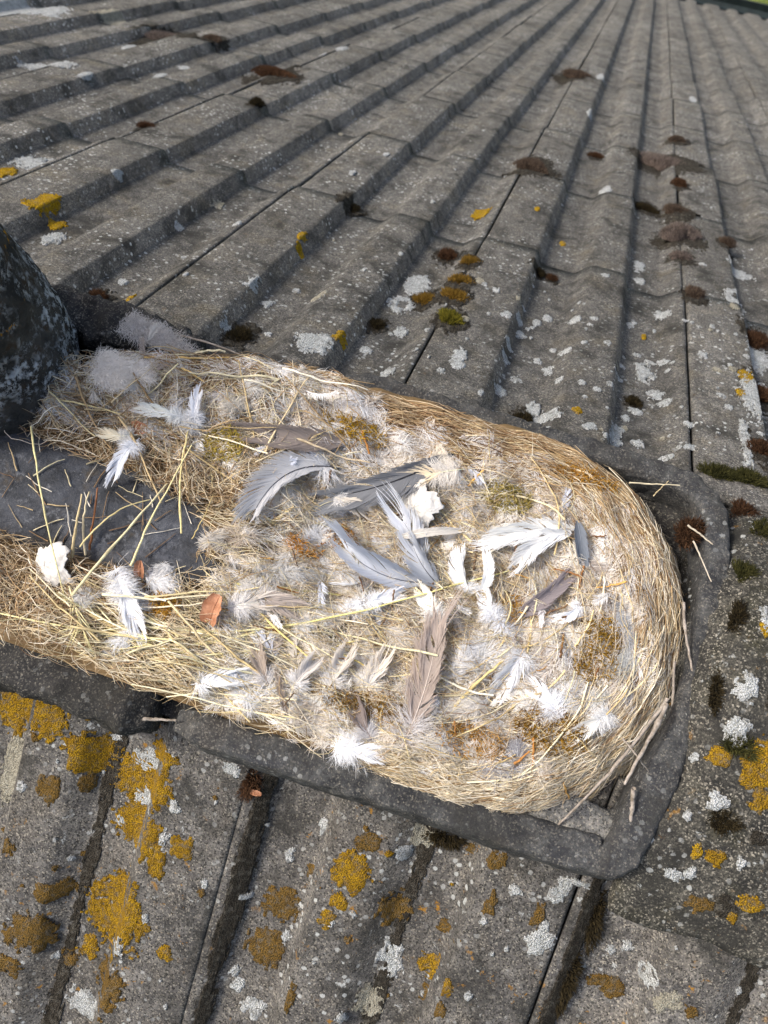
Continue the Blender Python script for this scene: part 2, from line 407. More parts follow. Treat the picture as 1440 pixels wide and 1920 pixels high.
# ridge tile to the right of the nest
def ridge_tile():
    V, F = [], []; nx, ny = 44, 60; x0, x1 = .196, .66; ys = [RY - .205 + .41 * j / ny for j in range(ny + 1)]
    for layer in (0, 1):
        for i in range(nx + 1):
            t = i / nx; x = x0 + (x1 - x0) * t ** 1.7
            for j, y in enumerate(ys):
                d = .003 * fbm(x * 30, y * 30, 1, 4) + .0012 * fbm(x * 120, y * 120, 5, 3)
                xx = x + (.006 * fbm(y * 22, 3, 1, 4) + .0015 * layer if i == 0 else 0)
                yy = y + (.006 * fbm(x * 20, 8, 1, 3) if j in (0, ny) else 0)
                V.append(ridge_pt(xx, yy, (d if layer == 0 else -.018 - abs(d)) - (.003 if layer == 0 and i == 0 else 0)))
    n1 = (nx + 1) * (ny + 1); q = lambda i, j: i * (ny + 1) + j
    for i in range(nx):
        for j in range(ny):
            F.append((q(i, j), q(i + 1, j), q(i + 1, j + 1), q(i, j + 1)))
            F.append((n1 + q(i, j), n1 + q(i, j + 1), n1 + q(i + 1, j + 1), n1 + q(i + 1, j)))
        F.append((q(i, 0), n1 + q(i, 0), n1 + q(i + 1, 0), q(i + 1, 0))); F.append((q(i, ny), q(i + 1, ny), n1 + q(i + 1, ny), n1 + q(i, ny)))
    for j in range(ny): F.append((q(0, j), q(0, j + 1), n1 + q(0, j + 1), n1 + q(0, j))); F.append((q(nx, j), n1 + q(nx, j), n1 + q(nx, j + 1), q(nx, j + 1)))
    root = empty('ridge_tile', (.196, RY, -.10))
    tag(root, 'low arched mossy concrete ridge tile at the right of the nest', 'ridge tile')
    o = link('tile_shell', make_mesh('tile_shell', [tuple(v - Vector((.196, RY, -.10))) for v in V], F, M_RIDGE), root)
    return root
RIDGE = ridge_tile()
# rough mortar floor of the open ridge
def floor_():
    V, F = [], []; nx, ny = 110, 60
    for i in range(nx + 1):
        for j in range(ny + 1):
            x = -.62 + .86 * i / nx; y = -.21 + .37 * j / ny
            V.append((x, y, -.108 + .010 * fbm(x * 28, y * 28, 1, 4) + .004 * fbm(x * 110, y * 110, 3, 3)))
    for i in range(nx):
        for j in range(ny): F.append((i * (ny + 1) + j, (i + 1) * (ny + 1) + j, (i + 1) * (ny + 1) + j + 1, i * (ny + 1) + j + 1))
    tag(link('ridge_floor', make_mesh('ridge_floor', V, F, M_MORTAR_B)), kind='structure')
floor_()
# smooth pipe-like ridge barrel at the left
def barrel():
    root = empty('ridge_barrel', (-.40, -.062, -.090)); root.rotation_euler.y = math.radians(4)
    tag(root, 'smooth dark grey barrel pipe lying along the ridge at the left', 'pipe')
    n, m = 40, 40; V, F = [], []
    for j in range(n + 1):
        x = -.35 + .60 * j / n
        for i in range(m):
            a = 2 * math.pi * i / m; r = .060 + .0012 * fbm(x * 9, math.cos(a) * 2, math.sin(a) * 2)
            if j in (0, n): r -= .003
            V.append((x, r * math.cos(a), r * math.sin(a)))
    for j in range(n):
        for i in range(m): F.append((j * m + i, (j + 1) * m + i, (j + 1) * m + (i + 1) % m, j * m + (i + 1) % m))
    link('barrel_wall', make_mesh('barrel_wall', V, F, M_PIPE), root)
barrel()
# black crusted pot standing on the ridge at the left
def pot():
    bx, by, bz = -.508, .035, -.10
    root = empty('vent_pot', (bx, by, bz)); tag(root, 'black tapering vent pot crusted with pale lichen at the left edge', 'vent pot')
    prof = [(.080, 0), (.094, .018), (.102, .040), (.104, .062), (.100, .10), (.095, .15), (.089, .20), (.081, .25), (.071, .30), (.060, .345), (.052, .36), (.044, .35)]
    n = 90; rows = resample([(r, 0, z) for r, z in prof], 70); V, F = [], []
    for v in rows:
        for i in range(n):
            a = 2 * math.pi * i / n
            d = .006 * fbm(math.cos(a) * 3, math.sin(a) * 3, v.z * 28, 4) + .0045 * fbm(math.cos(a) * 14, math.sin(a) * 14, v.z * 150, 3)
            V.append(((v.x + d) * math.cos(a), (v.x + d) * math.sin(a), v.z + d * .4))
    for j in range(len(rows) - 1):
        for i in range(n): F.append((j * n + i, j * n + (i + 1) % n, (j + 1) * n + (i + 1) % n, (j + 1) * n + i))
    link('pot_wall', make_mesh('pot_wall', V, F, M_POT), root)
pot()
# gutter at the eaves
def gutter():
    root = empty('gutter', (.5, 7.20 * CP, -7.20 * SP)); tag(root, 'black plastic gutter along the far eaves', 'gutter')
    sec = [(.0, -.01), (.004, -.05), (.03, -.085), (.06, -.095), (.09, -.085), (.115, -.05), (.12, .0), (.126, .004), (.128, -.004), (.122, -.055), (.094, -.093), (.06, -.104), (.026, -.093), (-.004, -.055), (-.008, -.01)]
    V, F = [], []; m = len(sec)
    for x in (-4, 4):
        for y, z in sec: V.append((x, y, z))
    for i in range(m): F.append((i, (i + 1) % m, m + (i + 1) % m, m + i))
    link('gutter_channel', make_mesh('gutter_channel', V, F, M_GUTTER, smooth=False), root)
    for k in range(9):
        x = -3.6 + .9 * k
        b = [(x + dx, y + (.004 if y > .1 else 0), z - .002) for dx in (-.015, .015) for y, z in sec[7:]]
        h = len(sec[7:]); link('bracket', make_mesh('bracket', b, [(i, i + 1, h + i + 1, h + i) for i in range(h - 1)], M_GUTTER, smooth=False), root)
gutter()

# ------------------------------------------------------------------ lichens (parts of their tile) and moss
def lichen(surf, u, v, ru, rv, mat, seed, parent, ragged=.5, ring=0., th=.0012):
    n = max(10, min(60, int(max(ru, rv) / .0008)))
    pts = {}; V = []; F = []
    g = [[0] * (n + 1) for _ in range(n + 1)]
    fr = 1.6 / max(ru, rv) ; 
    for i in range(n + 1):
        for j in range(n + 1):
            a = (i / n * 2 - 1) * 1.35; b = (j / n * 2 - 1) * 1.35
            x = u + a * ru; y = v + b * rv
            r = math.hypot(a, b)
            k = 1 - r + ragged * 1.1 * fbm(x * fr, y * fr, seed * 1.7, 4) + ragged * .55 * noise.noise(Vector((x * 170, y * 170, seed + 2))) + (.25 + ragged * .35) * noise.noise(Vector((x * 430, y * 430, seed)))
            if ring: k = min(k, (r - ring) + .5 * fbm(x * fr * 1.5, y * fr * 1.5, seed + 9, 3))
            g[i][j] = (k, x, y)
    idx = {}
    def vid(i, j):
        if (i, j) not in idx:
            k, x, y = g[i][j]
            h = -.0004 if k <= 0 else min(k * .012, th) * (.8 + .5 * noise.noise(Vector((x * 500, y * 500, 3)))) + .0009
            idx[(i, j)] = len(V); V.append(surf(x, y, h))
        return idx[(i, j)]
    for i in range(n):
        for j in range(n):
            if max(g[i][j][0], g[i + 1][j][0], g[i][j + 1][0], g[i + 1][j + 1][0]) > 0 and sum(q[0] > 0 for q in (g[i][j], g[i + 1][j], g[i][j + 1], g[i + 1][j + 1])) >= 2:
                F.append((vid(i, j), vid(i + 1, j), vid(i + 1, j + 1), vid(i, j + 1)))
    if not F: return
    o = link('lichen_patch', make_mesh('lichen_patch', [tuple(p) for p in V], F, mat))
    o.parent = parent; o.matrix_parent_inverse = parent.matrix_world.inverted()
    return o
bpy.context.view_layer.update()
def tile_at(side, x, s):
    c = math.floor((x - FAR_OFF) / .3) if side == 'f' else math.ceil((x - NEAR_OFF) / .3)
    r = 0 if s < LAP0 else 1 + int((s - LAP0) // GAUGE)
    return tiles.get((side, c, r)) or (far_roof if side == 'f' else near_roof)
O, Y, W, RU, CR = M_ORANGE, M_YELLOW, M_WHITEL, M_RUSTL, M_CREAM
K = 1 / 2350.
near_l = [((-0.3595, 0.2882), 40, 62, O, .35), ((-0.3202, 0.2852), 36, 36, O, .6), ((-0.2771, 0.3082), 40, 36, O, .6), ((-0.3055, 0.3524), 20, 26, RU, .7), ((-0.2259, 0.3198), 62, 42, O, .5), ((-0.2076, 0.2854), 28, 20, O, .7),
 ((-0.2149, 0.3663), 52, 46, O, .55), ((-0.1877, 0.3854), 18, 28, O, .5), ((-0.1676, 0.3622), 22, 22, O, .35), ((-0.2157, 0.4567), 58, 70, O, .5), ((-0.2804, 0.4548), 28, 20, RU, .8), ((-0.2931, 0.5064), 38, 36, RU, .8),
 ((-0.2370, 0.5106), 20, 22, O, .8), ((-0.2036, 0.5333), 30, 45, RU, .9), ((-0.1567, 0.4711), 15, 15, O, .4), ((-0.0122, 0.3276), 32, 34, O, .5), ((-0.0158, 0.3585), 16, 14, O, .6), ((-0.0225, 0.3787), 15, 15, O, .6), ((-0.0707, 0.4442), 32, 36, RU, .6),
 ((-0.0670, 0.3945), 34, 28, RU, .9), ((-0.0075, 0.2945), 20, 20, RU, .9), ((0.0326, 0.3558), 32, 26, RU, .9), ((0.0854, 0.3989), 32, 22, O, .6), ((-0.0344, 0.4673), 10, 26, RU, .8), ((0.1032, 0.2712), 16, 15, RU, .7), ((0.1105, 0.3105), 10, 20, RU, .9), ((0.0830, 0.3576), 20, 12, RU, .9),
 ((0.0898, 0.4258), 22, 18, RU, .9), ((0.2334, 0.3575), 30, 16, RU, .9), ((0.2984, 0.3417), 11, 11, RU, .6), ((-0.0619, 0.2612), 22, 12, O, .8), ((0.0382, 0.2644), 20, 8, O, .8), ((0.1523, 0.3055), 10, 22, RU, .8), ((-0.3376, 0.4253), 22, 16, RU, .9), ((-0.2527, 0.5294), 16, 16, RU, .9), ((-0.0428, 0.3497), 18, 14, RU, 1.), ((-0.3067, 0.5458), 30, 16, RU, 1.),
 ((-0.2261, 0.3033), 34, 26, W, .6), ((-0.2182, 0.3365), 28, 22, W, .9), ((-0.3526, 0.3586), 26, 80, CR, .3), ((-0.2270, 0.5731), 38, 30, W, .7), ((-0.2357, 0.3703), 13, 11, W, .6), ((-0.3333, 0.3600), 14, 12, W, .8), ((-0.2037, 0.4846), 14, 26, W, .9), ((-0.0640, 0.5069), 34, 22, W, .8), ((0.0380, 0.4551), 28, 34, CR, .8), ((0.0396, 0.4068), 18, 30, W, .9),
 ((-0.1863, 0.3581), 10, 20, W, .9), ((-0.2727, 0.4211), 7, 7, W, .5), ((0.1611, 0.2809), 18, 16, W, .5), ((0.1260, 0.2907), 13, 10, W, .6), ((0.1588, 0.3291), 26, 22, W, .95), ((0.2780, 0.3406), 24, 20, CR, .9), ((0.2362, 0.3161), 11, 11, W, .6), ((0.2249, 0.3246), 10, 9, W, .7), ((0.2577, 0.3316), 14, 20, W, .95), ((0.1087, 0.3287), 8, 8, W, .8), ((0.3366, 0.3198), 8, 8, W, .6), ((0.0384, 0.2820), 26, 20, CR, 1.), ((-0.1406, 0.2716), 20, 12, W, .9), ((-0.0505, 0.3029), 9, 22, W, .9), ((-0.0724, 0.3446), 10, 14, W, .9), ((0.0494, 0.4141), 18, 24, W, 1.), ((0.0472, 0.3978), 14, 16, W, 1.),
 ((0.1772, 0.2649), 22, 6, W, .7), ((0.2398, 0.2716), 34, 9, W, .9), ((0.2763, 0.2710), 30, 9, W, .9), ((0.0168, 0.4719), 12, 12, W, .9), ((0.1187, 0.4019), 8, 8, W, .9), ((-0.1008, 0.3956), 14, 9, W, 1.), ((-0.1844, 0.3265), 14, 14, W, 1.)]
for i, ((x, s), a, b, m, rg) in enumerate(near_l): lichen(near_pt, x, s, a * K * (1.2 if m in (O, RU) else 1), b * K * (1.3 if m in (O, RU) else 1.1), m, i + 1, tile_at('n', x, s), min(1., rg + .15), th=.0014)
far_l = [((-0.6396, 0.3874), 20, 26, Y, .6), ((-0.6113, 0.3721), 13, 14, Y, .6), ((-0.5922, 0.3360), 16, 20, W, .8), ((-0.1425, 0.8571), 14, 22, Y, .5), ((-0.3330, 0.5071), 8, 14, Y, .5), ((-0.3256, 0.4785), 9, 12, Y, .5), ((-0.1988, 0.2633), 14, 16, Y, .6), ((-0.4389, 0.2438), 8, 9, Y, .5), ((-0.7636, 0.4890), 14, 20, Y, .5), ((0.0659, 0.2496), 10, 9, Y, .6), ((0.1373, 0.5307), 5, 9, Y, .4), ((0.0006, 0.8224), 6, 9, Y, .4), ((-0.0571, 0.8987), 5, 10, Y, .4), ((0.2580, 0.4494), 14, 22, Y, .6), ((0.2479, 0.3998), 10, 12, Y, .6),
 ((-0.1657, 0.4942), 24, 32, W, .5), ((-0.2185, 0.2308), 40, 30, W, .7), ((-0.1736, 0.2824), 12, 11, W, .3), ((-0.1493, 0.3502), 13, 16, W, .6), ((-0.0704, 0.2969), 14, 22, W, .6), ((-0.0686, 0.2755), 16, 14, W, .6), ((-0.1375, 0.2409), 12, 18, W, .7), ((0.0232, 0.2591), 14, 22, W, .6), ((0.0384, 0.2377), 24, 16, W, .9), ((0.1192, 0.1954), 20, 12, W, .8), ((0.1263, 0.8112), 9, 20, W, .6), ((0.1284, 0.7468), 9, 13, W, .4), ((-0.0242, 0.4617), 8, 12, W, .5), ((-0.0010, 0.4823), 8, 10, W, .4), ((0.0105, 0.5057), 9, 11, W, .4), ((-0.0166, 0.4318), 9, 10, W, .4), ((-0.0257, 0.3789), 10, 12, W, .5), ((-0.0240, 0.3459), 12, 10, W, .5), ((-0.0165, 0.2768), 14, 14, W, .6), ((0.0130, 0.3756), 8, 9, W, .4), ((0.1182, 0.5560), 7, 8, W, .4), ((0.1401, 0.4255), 18, 26, W, 1.), ((0.1534, 0.3750), 14, 12, W, .8), ((0.1326, 0.3210), 14, 9, W, .5), ((0.1116, 0.2464), 14, 30, W, 1.), ((0.1369, 0.2522), 14, 10, W, .8), ((0.1600, 0.6160), 12, 12, W, .8), ((0.2886, 0.9017), 22, 16, W, .8), ((0.2611, 0.4081), 24, 60, W, .9), ((0.2873, 0.5569), 24, 40, W, .9), ((0.2458, 0.2909), 9, 60, W, .7),
 ((-0.3303, 0.3316), 10, 18, W, .8), ((-0.3077, 0.3255), 12, 10, W, .6), ((-0.2925, 0.3799), 7, 7, W, .4), ((-0.2555, 0.3564), 12, 12, CR, 1.), ((-0.3221, 0.2366), 9, 14, W, .8), ((-0.4681, 0.2779), 9, 9, W, .5), ((-0.4208, 0.4952), 7, 9, W, .4), ((-0.4851, 0.5782), 9, 12, CR, .7), ((-0.7583, 0.5454), 24, 24, W, 1.), ((-0.6294, 0.5535), 7, 9, W, 1.), ((-1.0568, 1.3694), 7, 14, W, .3), ((-0.7291, 1.7391), 8, 14, W, .3), ((-0.7090, 1.8563), 9, 14, W, .4), ((-0.8969, 1.2026), 7, 14, W, .4), ((-0.8967, 1.3122), 9, 10, W, .5), ((-0.9379, 0.9871), 8, 14, W, .4), ((-0.3629, 0.8341), 5, 9, W, .3), ((-0.0401, 2.4409), 6, 24, W, .4), ((-0.0308, 1.8238), 5, 18, W, .4), ((0.0477, 1.1522), 9, 16, W, .5), ((0.2515, 2.4452), 6, 20, W, .4), ((-1.3607, 1.4212), 60, 40, W, .5), ((-1.2290, 1.5842), 16, 24, CR, .6), ((-1.0365, 1.0208), 40, 16, W, 1.)]
for i, ((x, s), a, b, m, rg) in enumerate(far_l):
    d = math.hypot(x, s + .55); k = (d / 1571) ; kk = k * 1.05
    lichen(far_pt, x, s, a * kk, b * kk * 1.35, m, i + 101, tile_at('f', x, s), rg, th=.0016)
x, s = (-0.1684, 0.4246); lichen(far_pt, x, s, .016, .024, W, 77, tile_at('f', x, s), .6, .45)
x, s = (0.2685, 0.7393); lichen(far_pt, x, s, .018, .030, W, 78, tile_at('f', x, s), .6, .5)
M_GREEN = lichen_mat('green_algae', lin('3c3c22'), lin('565430'), lin('2a2a1a'))
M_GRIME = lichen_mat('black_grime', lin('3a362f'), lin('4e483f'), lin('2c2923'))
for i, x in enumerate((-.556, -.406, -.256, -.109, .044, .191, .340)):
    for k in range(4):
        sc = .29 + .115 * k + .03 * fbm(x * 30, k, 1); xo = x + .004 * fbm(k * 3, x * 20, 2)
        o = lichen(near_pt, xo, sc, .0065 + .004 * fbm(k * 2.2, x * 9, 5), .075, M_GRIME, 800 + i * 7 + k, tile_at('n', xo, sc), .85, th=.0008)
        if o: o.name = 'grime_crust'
rs = random.Random(5)
for i in range(150):
    if i < 105: x, s_ = rs.gauss(.10, .16), rs.uniform(.21, .60)
    else: x, s_ = rs.uniform(-.55, .6), rs.uniform(.2, 1.4)
    if not -.5 < x < .6: continue
    a = .0016 + .005 * rs.random() ** 2.2
    lichen(far_pt, x, s_, a, a * rs.uniform(.8, 1.7), W if rs.random() < .8 else CR, 900 + i, tile_at('f', x, s_), rs.uniform(.4, 1.), th=.001)
for i in range(28):
    x, s_ = rs.gauss(.12, .13), rs.uniform(.215, .48); a = rs.uniform(.0025, .0065)
    if -.4 < x < .6: lichen(far_pt, x, s_, a, a * rs.uniform(.6, 1.4), W, 1250 + i, tile_at('f', x, s_), rs.uniform(.7, 1.), th=.001)
for i in range(70):
    x, s_ = rs.uniform(-.36, .36), rs.uniform(.27, .62); a = .0016 + .005 * rs.random() ** 2
    m_ = W if rs.random() < .55 else (RU if rs.random() < .6 else O)
    lichen(near_pt, x, s_, a, a * rs.uniform(.8, 1.5), m_, 1100 + i, tile_at('n', x, s_), rs.uniform(.5, 1.), th=.0009)
ridge_l = [((0.2658, -0.1060), 30, 38, O, .7), ((0.2357, -0.1064), 18, 14, O, .9), ((0.2424, -0.0855), 20, 24, W, .4), ((0.2430, -0.1389), 16, 14, W, .6), ((0.2254, -0.1555), 7, 7, W, .4), ((0.2315, -0.1989), 16, 10, W, .6), ((0.2431, -0.1933), 10, 10, W, .6), ((0.2557, -0.1775), 16, 12, O, .7), ((0.2930, -0.2009), 22, 12, O, .8), ((0.2411, -0.1778), 9, 12, Y, .5), ((0.2744, -0.1275), 24, 18, O, .9), ((0.2753, -0.1759), 8, 8, W, .4), ((0.2421, -0.0508), 18, 22, W, .9), ((0.2200, -0.1112), 7, 7, W, .5), ((0.2489, 0.0116), 10, 26, W, .7), ((0.2482, 0.0014), 9, 12, Y, .5), ((0.2583, -0.2129), 24, 12, RU, 1.), ((0.2846, -0.2144), 14, 8, O, .9)]
for i in range(40):
    x, y = rs.uniform(.235, .42), rs.uniform(-.21, .12); a = rs.uniform(.004, .016)
    o = lichen(ridge_pt, x, y, a, a * rs.uniform(.8, 1.8), M_GRIME if rs.random() < .85 else M_GREEN, 1500 + i, RIDGE, .95, th=.0012)
    if o: o.name = 'grime_crust'
for i, ((x, y), a, b, m, rg) in enumerate(ridge_l): lichen(ridge_pt, x, y, a * K, b * K * 1.15, m, i + 301, RIDGE, rg)

MOSS = {'brown': ('463a30', '6b5c4e'), 'gold': ('6b5422', '947433'), 'olive': ('55501e', '837a2c'), 'dark': ('26221a', '433a26'), 'rust': ('3c2c20', '614632'), 'grey': ('5d524a', '8a7d73'), 'green': ('33341e', '56532e')}
def moss(p, nrm, rx, ry, h, kind, seed, label, group=None, ax=None):
    """a cushion of short upright shoots over a domed core"""
    rng = np.random.default_rng(seed); c1, c2 = (np.array(lin(c)) for c in MOSS[kind])
    nz = Vector(nrm).normalized(); ex = (Vector((1, 0, 0)) - nz * nz.x).normalized(); ey = nz.cross(ex)
    B = np.array([ex, ey, nz]); parts = []
    n = 12; V, F = [], []
    for j in range(n + 1):
        for i in range(24):
            a = 2 * math.pi * i / 24; r = .92 * j / n * (1 + .22 * math.sin(2 * a + seed) + .16 * math.sin(3 * a + seed * 2.3) + .10 * math.sin(7 * a + seed))
            d = .8 * h * math.sqrt(max(0, 1 - (j / n) ** 2)) * (1 + .35 * fbm(r * math.cos(a) * 4, r * math.sin(a) * 4, seed + 3)) - .002
            V.append((rx * r * math.cos(a), ry * r * math.sin(a), d))
    for j in range(n):
        for i in range(24): F.append((j * 24 + i, j * 24 + (i + 1) % 24, j * 24 + 24 + (i + 1) % 24, j * 24 + 24 + i))
    V = np.array(V) @ B; parts.append((V, np.array(F), np.repeat((c1 * .8)[None], len(V), 0)))
    N = int(min(2200, 450 + (rx * ry) * 1.3e6)); t = rng.uniform(0, 2 * np.pi, N); r = np.sqrt(rng.uniform(0, 1.1, N)); lob = 1 + .22 * np.sin(2 * t + seed) + .16 * np.sin(3 * t + seed * 2.3) + .10 * np.sin(7 * t + seed)
    base = np.stack([rx * r * lob * np.cos(t), ry * r * lob * np.sin(t), .75 * h * np.sqrt(np.maximum(0, 1 - r * r))], 1)
    dirn = norm(np.stack([np.cos(t) * r * .8, np.sin(t) * r * .8, np.ones(N) * .9], 1) + rng.normal(0, .3, (N, 3)))
    L = rng.uniform(.002, .0062, N) * (1 + h * 20)
    tt = np.linspace(0, 1, 3); P = base[:, None] + dirn[:, None] * (L[:, None] * tt)[..., None] + rng.normal(0, .0003, (N, 3, 3))
    R = np.outer(rng.uniform(.0003, .0006, N), [1, .8, .2])
    f = rng.uniform(0, 1, (N, 1)); col = c1 * (1 - f) + c2 * f; col *= rng.uniform(.7, 1.25, (N, 1))
    parts.append(tubes(P @ B, R, 3, col))
    V, F, C = merge(parts)
    o = link('moss_cushion', make_mesh('moss_cushion', V, F, M_MOSS, C), None, Vector(p))
    return tag(o, label, 'moss', group)
NF, NN = (0, SP, CP), (0, -SP, CP)
MG = 'moss cushions on the far tiles'
far_m = [((-0.4697, 0.2267), 17, 14, 'rust', 'small rusty moss tuft on the tile beside the black vent pot'),
 ((-0.1506, 0.6199), 20, 18, 'rust', 'dark reddish moss clump above the golden moss in the tile channel'),
 ((-0.1453, 0.4537), 22, 14, 'gold', 'golden moss cushion touching the white ring lichen'),
 ((-0.1130, 0.5802), 16, 12, 'gold', 'golden moss cushion topmost of the chain on the tile joint'),
 ((-0.1107, 0.5064), 20, 12, 'gold', 'golden moss cushion second from the top of the chain on the tile joint'),
 ((-0.1082, 0.4513), 24, 11, 'gold', 'golden moss cushion third from the top of the chain on the tile joint'),
 ((-0.1000, 0.3790), 26, 18, 'olive', 'olive green moss cushion lowest of the chain on the tile joint'),
 ((-0.1001, 1.1624), 34, 16, 'brown', 'brown moss mound bridging the open tile joint in the middle'),
 ((-0.1125, 2.3457), 27, 11, 'brown', 'brown moss mound farther down the same open tile joint'),
 ((0.1845, 0.9657), 34, 28, 'grey', 'largest round grey brown moss dome on the right hand joint'),
 ((0.1872, 0.8535), 17, 14, 'grey', 'small grey moss ball just below the largest moss dome'),
 ((0.1650, 1.5087), 42, 20, 'grey', 'wide purplish brown moss mound on the right hand joint'),
 ((0.1838, 1.1209), 25, 14, 'brown', 'brown moss cushion just above the largest moss dome'),
 ((0.1898, 1.3206), 14, 14, 'rust', 'narrow reddish moss tuft between two mounds on the right hand joint'),
 ((0.2006, 0.6837), 19, 14, 'brown', 'round brown moss ball at the top of the long dark joint gap'),
 ((0.1923, 1.7572), 14, 9, 'brown', 'small dark moss tuft above the wide purplish mound'),
 ((-1.0439, 1.5209), 32, 14, 'grey', 'grey brown moss roll in the channel at the upper left'),
 ((-0.7197, 1.3884), 34, 12, 'rust', 'ragged reddish moss streak in the channel at upper centre left'),
 ((-0.9503, 1.5804), 15, 9, 'brown', 'small brown moss tuft right of the grey moss roll'),
 ((-0.1797, 0.3483), 15, 13, 'dark', 'small black moss tuft in the shaded channel left of the white dots'),
 ((-0.3042, 0.2341), 26, 14, 'dark', 'dark moss smear at the top of the tile behind the nest'),
 ((0.0140, 0.2275), 24, 18, 'dark', 'black moss clump at the end of the channel by the dark mortar strip'),
 ((-0.7146, 0.7972), 13, 8, 'rust', 'tiny rusty moss tuft on the joint at left'),
 ((0.0132, 1.4544), 12, 8, 'rust', 'tiny reddish brown moss tuft in the middle channel'),
 ((-0.0219, 0.6449), 14, 9, 'dark', 'dark green moss tuft in the channel above the white dots'),
 ((0.0001, 0.6440), 10, 8, 'rust', 'tiny reddish moss tuft beside the dark green one'),
 ((0.1298, 0.3392), 14, 12, 'dark', 'dark moss tuft among white lichen specks near the right joint'),
 ((0.2891, 0.6156), 30, 20, 'rust', 'reddish moss clump at the right edge above the white lichen'),
 ((0.2768, 0.4422), 30, 16, 'rust', 'reddish moss clump at the right edge amid yellow lichen'),
 ((0.2616, 0.2773), 26, 20, 'rust', 'reddish moss clump at the right edge close to the ridge tile'),
 ((0.2671, 0.9826), 12, 14, 'brown', 'small brown moss tuft right of the largest moss dome'),
 ((0.1302, 1.1514), 22, 10, 'dark', 'flat dark moss strip left of the brown moss cushion'),
 ((-0.3233, 0.7058), 18, 8, 'dark', 'thin dark moss strip at the tile edge left of the yellow lichen'),
 ((-0.6350, 1.0828), 12, 14, 'dark', 'black moss tuft in the tile notch at upper left')]
for i, ((x, s), a, hgt, kd, lab) in enumerate(far_m):
    kq = math.hypot(x, s + .55) / 1571; o = lichen(far_pt, x, s, a * kq * 1.25, a * kq * 2.2, M_GRIME, 1400 + i, tile_at('f', x, s), .8, th=.0008)
    if o: o.name = 'grime_crust'
    k = math.hypot(x, s + .55) / 1571; p = far_pt(x, s, -.001)
    moss(p, NF, a * k * .88, a * k * .95, hgt * k * .8, kd, 500 + i, lab, MG)
for i, ((x, s), a, b, kd, lab) in enumerate([((0.2126, 0.2020), 40, 16, 'green', 'dark green moss fringe along the far edge of the ridge tile'), ((0.2420, 0.2083), 34, 20, 'green', 'dark green moss pad at the far right corner of the ridge tile')]):
    moss(far_pt(x, s, 0), NF, a * K, b * K, .010, kd, 560 + i, lab)
for i, ((x, y), a, b, kd, lab) in enumerate([((0.2360, 0.1313), 30, 36, 'rust', 'reddish brown moss on the crown of the ridge tile'), ((0.2490, 0.1055), 26, 40, 'green', 'green moss on the ridge tile at the right edge'), ((0.2338, 0.0532), 36, 26, 'green', 'dark green moss tuft on the ridge tile'),
   ((0.2297, 0.0066), 24, 34, 'dark', 'dark moss hollow on the ridge tile below the green tuft'), ((0.2235, -0.0551), 14, 60, 'dark', 'long dark moss streak down the ridge tile'), ((0.2534, -0.1505), 36, 30, 'dark', 'dark moss patch low on the ridge tile between white lichens'), ((0.2481, -0.0953), 34, 30, 'green', 'green black moss around the white lichen on the ridge tile')]):
    moss(ridge_pt(x, y, -.002), (0, .1, 1), a * K * .75, b * K * .75, .004, kd, 580 + i, lab)
moss(Vector((0.1840, 0.0825, -0.0600)), (0, 0, 1), .012, .012, .010, 'rust', 590, 'dark reddish moss lump at the right rim of the nest')
for i, (p, a, b, kd, lab) in enumerate([((0.2006, 0.3010), 18, 60, 'dark', 'long black moss strip in the near tile channel at lower right'), ((0.1970, 0.3630), 20, 64, 'dark', 'lower end of the black moss strip in the near tile channel'), ((-0.1226, 0.2812), 20, 30, 'rust', 'dark reddish moss at the top of the near channel left of centre'), ((0.0567, 0.2776), 44, 16, 'dark', 'dark brown moss under the near mortar bed'), ((-0.2232, 0.2531), 46, 18, 'dark', 'black moss in the gap between the two near mortar beds')]):
    moss(near_pt(p[0], p[1], -.002), NN, a * K, b * K, .006, kd, 600 + i, lab)

# ------------------------------------------------------------------ the nest
nest = empty('bird_nest', (0, 0, -.08))
tag(nest, 'large straw and feather lined bird nest in the gap of the roof ridge', 'nest')
NO = np.array([0, 0, -.08])
def nest_bed():
    xs = np.arange(-.43, .21, .004); ys = np.arange(-.198, .15, .004)
    V, F, C = [], [], []; idx = {}
    for i, x in enumerate(xs):
        for j, y in enumerate(ys):
            if nest_rho(x, y) < 1.1 and nest_hole(x, y) > 1.0 and x > -.42 and y < .120 + .30 * min(0, x + .2) + (.03 if x > -.2 else 0):
                idx[(i, j)] = len(V); V.append((x, y, float(nest_z(x, y)) - .007 + .004 * fbm(x * 60, y * 60, 1) + .08))
                f = fbm(x * 40, y * 40, 5) * .5 + .5; C.append(np.array(lin('44341f')) * (1 - f) + np.array(lin('846c48')) * f)
    for (i, j) in idx:
        if all(k in idx for k in ((i + 1, j), (i + 1, j + 1), (i, j + 1))): F.append((idx[i, j], idx[i + 1, j], idx[i + 1, j + 1], idx[i, j + 1]))
    link('nest_bed', make_mesh('nest_bed', V, F, M_FIBRE, C), nest)
nest_bed()
def flow_dir(x, y):
    cx = np.where(x > NCX, x - NCX, 0); d = np.stack([-(y - NCY), cx], -1)
    left = x <= NCX
    d[left] = np.stack([-np.sign(y[left] - NCY + 1e-6), np.zeros(left.sum())], -1)
    return norm(d)
def pal(rng, n, cols):
    c = np.array([lin(h) for h in cols]); a = c[rng.integers(0, len(c), n)]; b = c[rng.integers(0, len(c), n)]; f = rng.uniform(0, 1, (n, 1))
    return (a * (1 - f) + b * f) * rng.uniform(.8, 1.15, (n, 1))
